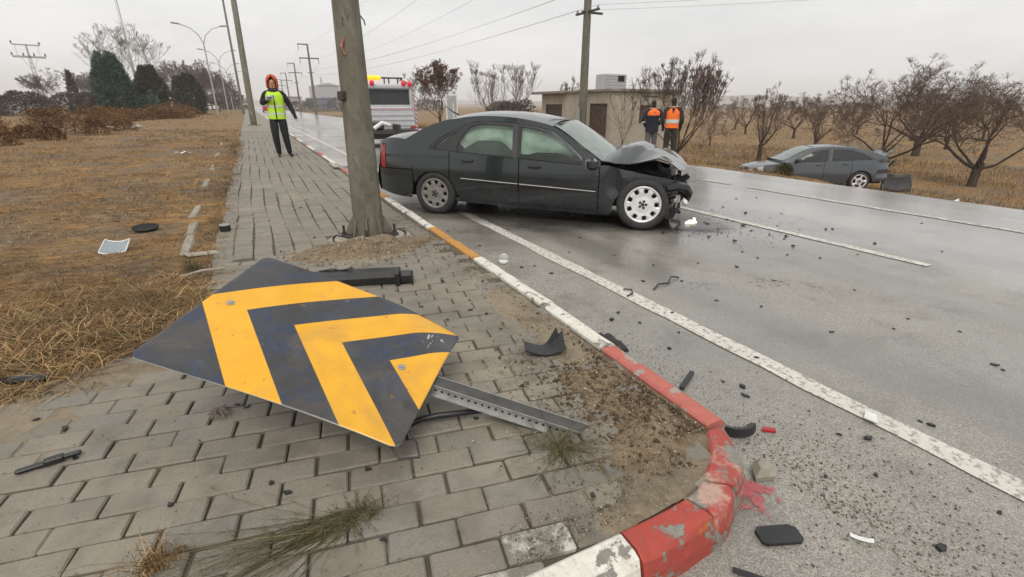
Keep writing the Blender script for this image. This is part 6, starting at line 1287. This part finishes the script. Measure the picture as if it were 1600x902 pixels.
m = MB(); m.tube([(0, 0, .01), (.08, .03, .012), (.12, .09, .012), (.06, .12, .02)], .006, 6); obj('curled_wire', m, 'black', 'curled black wire lying on the white edge line', 'wire scrap', (2.42, 2.75, .006), (0, 0, 0))
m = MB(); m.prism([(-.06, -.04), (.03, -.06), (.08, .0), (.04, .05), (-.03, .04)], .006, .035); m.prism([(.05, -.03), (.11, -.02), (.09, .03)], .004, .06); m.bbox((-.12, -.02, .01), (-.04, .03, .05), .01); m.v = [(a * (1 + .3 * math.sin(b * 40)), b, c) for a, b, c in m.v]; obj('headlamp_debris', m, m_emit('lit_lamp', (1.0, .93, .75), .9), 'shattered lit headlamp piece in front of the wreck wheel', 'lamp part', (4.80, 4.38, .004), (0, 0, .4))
m = MB(); m.prism([(-.05, -.02), (.03, -.03), (.05, .01), (-.02, .03)], .008, .014); obj('white_chip', m, 'white_plastic', 'white plastic chip lying on the edge line', 'plastic chip', (2.43, .97, .006), (0, 0, R(40)))
m = MB(); P = [[(x * .035, y * .010, .003 + .006 * (x * x + y * y)) for y in (-1, 0, 1)] for x in np.linspace(-1, 1, 5)]; m.grid(P); obj('glass_shard', m, 'lamp_clear', 'curved clear lens shard on the cracked asphalt near the corner', 'glass shard', (1.66, .58, .002), (0, 0, R(-50)))
m = MB(); m.lathe([(.001, -.02), (.05, -.015), (.06, .01), (.035, .04), (.001, .045)], 7); m.v = [(a * (1 + .4 * math.sin(b * 60)), b * .8, c) for a, b, c in m.v]; obj('broken_stone', m, 'concrete', 'broken concrete lump in the gutter beside the damaged kerb corner', 'stone', (1.64, .95, .02), (0, 0, .5))
# left side
m = MB(); m.bbox((-.09, -.028, .005), (.09, .028, .04), .014); m.bbox((-.10, -.02, .01), (-.088, .02, .035), .004); obj('black_housing', m, 'black', 'long black plastic housing on the sandy edge of the dry field', 'plastic housing', (-1.17, 2.93, SW), (0, 0, R(-18)))
m = MB(); m.bbox((-.09, -.012, .004), (.02, .012, .018), .004); m.bbox((.02, -.010, .006), (.10, .010, .022), .004); m.bbox((-.01, -.016, .004), (.05, .016, .026), .004); obj('wiper_piece', m, 'black', 'jointed black bar lying on the pavers in the sandy corner', 'bar', (-.89, 2.13, SW), (0, 0, R(10)))
P = [[(x * .17, y * .10 * (1 - .12 * x), .07 + .03 * x * x + .05 * y) for y in np.linspace(-1, 1, 5)] for x in np.linspace(-1, 1, 8)]
mr = empty('mirror_piece', (-1.31, 5.62, float(ground_z(-1.31, 5.62)) - .02), R(-12), 'broken car mirror glass with pale rim lying in the dry grass', 'mirror'); m = MB(); m.grid(P, flip=True); m.build('glass', 'mirror', mr, True); bd = [P[k][0] for k in range(8)] + [P[7][k] for k in range(1, 5)] + [P[k][4] for k in range(6, -1, -1)] + [P[0][k] for k in (3, 2, 1, 0)]; m = MB(); m.tube(bd, .010, 6); m.build('rim', 'white_plastic', mr, True); mr.scale = (.62, .75, .8)
m = MB(); m.lathe([(.001, .02), (.17, .03), (.205, .06), (.20, .075), (.165, .045), (.001, .04)], 26, M=Matrix.Diagonal((1, .75, 1, 1)) @ Matrix.Rotation(R(7), 4, 'X')); obj('wheel_cover', m, 'black_matt', 'dark oval dish lying upside down in the dry grass', 'wheel cover', (-1.19, 6.42, float(ground_z(-1.19, 6.42)) - .0), (0, 0, 0), smooth=True).scale = (.62, .62, .7)
m = MB(); m.lathe([(.001, .075), (.05, .075), (.056, .065)], 14); m.lathe([(.056, .065), (.052, -.05)], 14, mi=1); obj('capped_stub', m, ['concrete', 'black'], 'short capped concrete stub at the ragged paving edge', 'stub', (-.42, 6.0, SW), (0, 0, 0)); 
m = MB(); P = [[(x * .16, y * .10, .05 + .05 * abs(y) + .02 * math.sin(x * 5)) for y in np.linspace(-1, 1, 5)] for x in np.linspace(-1, 1, 7)]; m.grid(P, flip=True); m.bbox((-.05, -.03, .06), (.06, .04, .10), .015); o = obj('headlamp_shell', m, 'white_plastic', 'white lamp shell with dark centre lying in the dry field', 'lamp part', (-1.68, 15.7, float(ground_z(-1.68, 15.7))), (0, 0, .2)); o.scale = (1.0, 1.0, 1.3)
m = MB(); m.bbox((-.13, -.05, .0), (.13, .05, .02), .008); obj('pale_tile', m, 'rock', 'pale stone tile lying by the old edging stones', 'tile', (-.58, 5.1, float(ground_z(-.58, 5.1))), (.05, .1, .4)); m = MB(); m.tube([(-.15, 0, .03), (0, .02, .045), (.16, .0, .04)], .013, 6); obj('pale_stick', m, 'rock', 'pale broken stick lying in the straw behind the sign', 'stick', (-.52, 4.35, float(ground_z(-.52, 4.35))), (0, 0, .15), smooth=True)
m = MB()
for k in range(9): a = k * 1.7; m.tube([(.0, 0, .012), (.02 * math.cos(a), .02 * math.sin(a), .03), (.045 * math.cos(a), .045 * math.sin(a), .012 + .008 * (k % 3))], [.008, .006, .003], 5)
obj('dry_thistle', m, 'twig_pale', 'dry grey thistle head lying on the pavers below the sign', 'thistle', (-.32, 2.19, SW))
# kerb-side planks and fragments behind the pole
m = MB(); m.bbox((-.55, -.05, .0), (.55, .05, .03), .006); obj('broken_plank', m, 'rock', 'pale broken strip lying along the kerb behind the thick column', 'strip', (1.50, 11.6, SW + .02), (0, .03, R(88)))
m = MB(); P = [[(x * .3, y * .1, .02 + .06 * x * x) for y in (-1, 0, 1)] for x in np.linspace(-1, 1, 7)]; m.grid(P); obj('dark_trim', m, 'black', 'curved dark trim piece on the road behind the thick column', 'trim', (1.95, 12.6, 0), (0, 0, .3)); m = MB(); m.bbox((-.2, -.06, .0), (.2, .06, .05), .01); obj('dark_block', m, 'black', 'dark plastic block beside the kerb behind the thick column', 'plastic block', (1.92, 10.6, 0), (0, 0, .6))
# small fragments: five shapes, copied
protos = []; rg = random.Random(12)
for k in range(5):
    n = rg.randint(4, 6); poly = [(math.cos(6.28 * j / n + rg.uniform(-.3, .3)) * rg.uniform(.5, 1.1), math.sin(6.28 * j / n + rg.uniform(-.3, .3)) * rg.uniform(.3, .7)) for j in range(n)]
    m = MB(); m.prism(poly, .0, .35); m.v = [(a, b, c + (.25 * a * a if c > .1 else 0.15 * max(0, a))) for a, b, c in m.v]; me = bpy.data.meshes.new('fragment'); me.from_pydata(m.v, [], m.f); me.materials.append(MAT['black']); protos.append(me)
def frag(x, y, z, s, label, group):
    o = link('plastic_fragment', rg.choice(protos)); o.location = (x, y, z + .001); o.scale = (s, s, s * rg.uniform(.5, 1)); o.rotation_euler = (rg.uniform(-.2, .2), rg.uniform(-.2, .2), rg.uniform(0, 6.28)); tag(o, label, 'fragment', group)
ROADF = [(1.99, 4.65, 2), (3.05, 3.71, 1), (3.18, 3.29, 2), (2.71, 4.01, 1), (2.79, 2.99, 2), (3.09, 2.84, 1), (3.6, 3.14, 1), (4.29, 3.2, 1), (3.83, 2.89, 2), (2.52, 3.13, 1), (3.14, 4.45, 1), (2.19, 2.34, 1), (2.17, 2.54, 2), (2.05, 2.47, 3), (2.1, 1.96, 3), (2.51, 2.36, 2), (3.0, 2.39, 1), (4.24, 2.98, 1), (4.78, 2.7, 1), (5.23, 2.6, 1), (3.63, 0.94, 2), (3.6, 0.89, 1), (2.64, 0.81, 2), (2.63, 0.85, 1), (2.27, 0.89, 3), (2.05, 0.74, 1), (2.13, 1.45, 3), (2.08, 1.53, 1), (3.92, 1.52, 1), (3.65, 1.48, 1), (3.23, 1.64, 1), (4.6, 2.92, 1), (4.95, 4.31, 3), (5.68, 4.84, 2), (6.01, 4.93, 2), (5.36, 4.31, 2), (6.74, 5.31, 2), (7.13, 5.24, 1), (6.0, 3.4, 2), (7.42, 3.05, 1), (6.11, 2.27, 1), (3.8, 2.48, 1), (1.87, 0.44, 3), (2.25, 0.42, 1), (2.47, 1.63, 2), (3.2, 2.15, 1), (2.04, 3.8, 3), (2.17, 3.78, 2), (2.2, 3.52, 2), (1.91, 5.42, 1), (1.86, 0.83, 1), (2.18, 0.97, 1), (2.43, 1.79, 1), (2.07, 1.38, 2), (2.32, 2.1, 1), (3.99, 1.25, 1), (4.17, 2.03, 1)]
WALKF = [(0.66, 6.64, 2), (0.56, 7.6, 1), (0.02, 6.35, 2), (-0.51, 7.24, 1), (0.42, 6.99, 2), (0.64, 3.21, 2), (1.11, 2.78, 2), (1.18, 2.68, 2), (1.13, 3.4, 2), (1.48, 2.53, 2), (0.67, 1.66, 3), (0.19, 1.55, 3), (-0.14, 1.64, 2), (-0.4, 1.46, 2), (-0.45, 1.68, 3), (-0.81, 2.13, 2), (-1.03, 2.52, 2), (-0.9, 2.38, 3), (-0.22, 2.21, 3), (-0.26, 2.25, 2), (1.41, 3.26, 2), (0.76, 3.36, 1), (1.32, 2.5, 1), (0.92, 2.7, 2), (0.84, 2.98, 1), (1.17, 2.94, 1), (-0.09, 1.56, 2), (0.86, 1.06, 2), (0.89, 1.31, 2), (0.16, 1.21, 2), (0.64, 5.19, 3), (0.4, 5.26, 2), (-0.32, 6.52, 2), (0.22, 1.91, 1)]
for x, y, k in ROADF: frag(x, y, float(np.interp(x, [1.45, 3, 5.5, 8, 9.8], [0, 0, .012, .006, -.012])), .008 + .007 * k + .0016 * y, 'small black plastic fragment scattered on the asphalt', 'black fragments on the road')
for x, y, k in WALKF: frag(x, y, SW, .005 + .005 * k + .0014 * y, 'small black plastic fragment scattered on the footway', 'black fragments on the footway')
rg2 = random.Random(77)
for k in range(26):
    x, y = rg2.gauss(5.0, .55), rg2.gauss(4.0, .55); frag(x, y, .012, rg2.uniform(.012, .04), 'small black plastic fragment scattered on the asphalt', 'black fragments on the road')
for k in range(22):
    y = 3 + rg2.random() * 9; x = -.9 - rg2.random() * 3.5; frag(x, y, float(ground_z(x, y)) + .005, rg2.uniform(.012, .03), 'small black plastic fragment lying in the dry grass', 'black fragments in the grass')
# spilt fluid, and damp with contact shade painted in: thin films fading at the edge
def m_dark_film(name, strength):
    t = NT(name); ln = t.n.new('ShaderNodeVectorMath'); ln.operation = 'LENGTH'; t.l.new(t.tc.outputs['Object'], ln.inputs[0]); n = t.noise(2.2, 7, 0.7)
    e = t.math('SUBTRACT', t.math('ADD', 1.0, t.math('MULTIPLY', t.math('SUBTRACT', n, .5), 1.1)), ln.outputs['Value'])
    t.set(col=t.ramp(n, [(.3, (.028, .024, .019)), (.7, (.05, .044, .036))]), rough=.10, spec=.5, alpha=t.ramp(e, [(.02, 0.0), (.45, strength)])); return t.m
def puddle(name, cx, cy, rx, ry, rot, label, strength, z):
    m = MB(); n = 24; P = [[(q * math.cos(6.2832 * k / n), q * math.sin(6.2832 * k / n), 0) for k in range(n + 1)] for q in (.02, .5, 1.0, 1.3)]; m.grid(P, flip=True); o = m.build(name, m_dark_film(name, strength), None, False, (cx, cy, z), (0, 0, rot)); o.scale = (rx, ry, 1); tag(o, label, 'puddle')
puddle('wet_shade_patch', 3.6, 5.9, 2.6, 1.35, R(-46), 'dark damp patch with painted contact shade on the asphalt under the wreck', .62, .016)  # damp road, darkened further to paint in the car's contact shade
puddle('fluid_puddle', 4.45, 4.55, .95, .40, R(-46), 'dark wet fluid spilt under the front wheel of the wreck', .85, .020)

# weeds growing through the joints
def weed_tuft(name, x, y, n, l0, l1, label, seed, mat='weed', spread=1.0, dirn=None, flat=(.05, .5)):
    rg_ = np.random.default_rng(seed); V = []; F = []
    for k in range(n):
        a = rg_.uniform(0, 6.28) if dirn is None else dirn + rg_.normal(0, spread * .45); L = rg_.uniform(l0, l1); el = rg_.uniform(*flat); p = np.array([rg_.normal(0, .02), rg_.normal(0, .02), .0]); d = np.array([math.cos(a) * math.cos(el), math.sin(a) * math.cos(el), math.sin(el)]); s = np.array([-math.sin(a), math.cos(a), 0]) * .0014
        o = len(V); pts = [p]
        for q in range(5): d = d + rg_.normal(0, .14, 3) + np.array([0, 0, -.10]); p = p + d * L / 5; p[2] = max(p[2], .003); pts.append(p.copy())
        for q, c in enumerate(pts): V += [c - s * (1 - q * .15), c + s * (1 - q * .15)]
        for q in range(5): F.append((o + 2 * q, o + 2 * q + 1, o + 2 * q + 3, o + 2 * q + 2))
        for q in range(1, 5):
            for _ in range(2): b = pts[q]; e = b + rg_.normal(0, 1, 3) * .012 + np.array([0, 0, .006]); o2 = len(V); V += [b, b + s * 1.6, e, e - s]; F.append((o2, o2 + 1, o2 + 2, o2 + 3))
    ob = tri_mesh(name, np.array(V), np.array(F), mat); ob.location = (x, y, SW + .002); return tag(ob, label, 'weed')
weed_tuft('weed', .90, 1.33, 90, .10, .27, 'sprawling green weed between pavers beside the sign post foot', 4)
weed_tuft('weed', .10, 1.34, 60, .06, .16, 'green weed tuft in the paver joints by the trailing straw', 5)
weed_tuft('weed', .08, 1.34, 90, .25, .62, 'long flattened weed stems trailing over the pavers', 6, 'weed', .5, R(186), (.0, .08))
weed_tuft('weed', -.46, 1.42, 70, .05, .13, 'rusty dry grass tuft on the front pavers', 7, 'straw', 1, None, (.4, 1.3))
weed_tuft('weed', -.60, 4.55, 120, .08, .2, 'green grass tuft among the matted straw', 8, 'weed', 1, None, (.4, 1.3))

# ------------------------------------------------------------------ air: one even box of thin haze round everything
hz = NT('haze'); hz.n.remove(hz.b); pv = hz.n.new('ShaderNodeVolumePrincipled'); pv.inputs['Color'].default_value = (.975, .98, .985, 1); pv.inputs['Density'].default_value = .0006; pv.inputs['Anisotropy'].default_value = .2
hz.l.new(pv.outputs[0], hz.n['Material Output'].inputs['Volume'])
m = MB(); m.box((-4200, -70, -26), (4200, 4200, 72)); tag(m.build('haze', hz.m), kind='stuff')
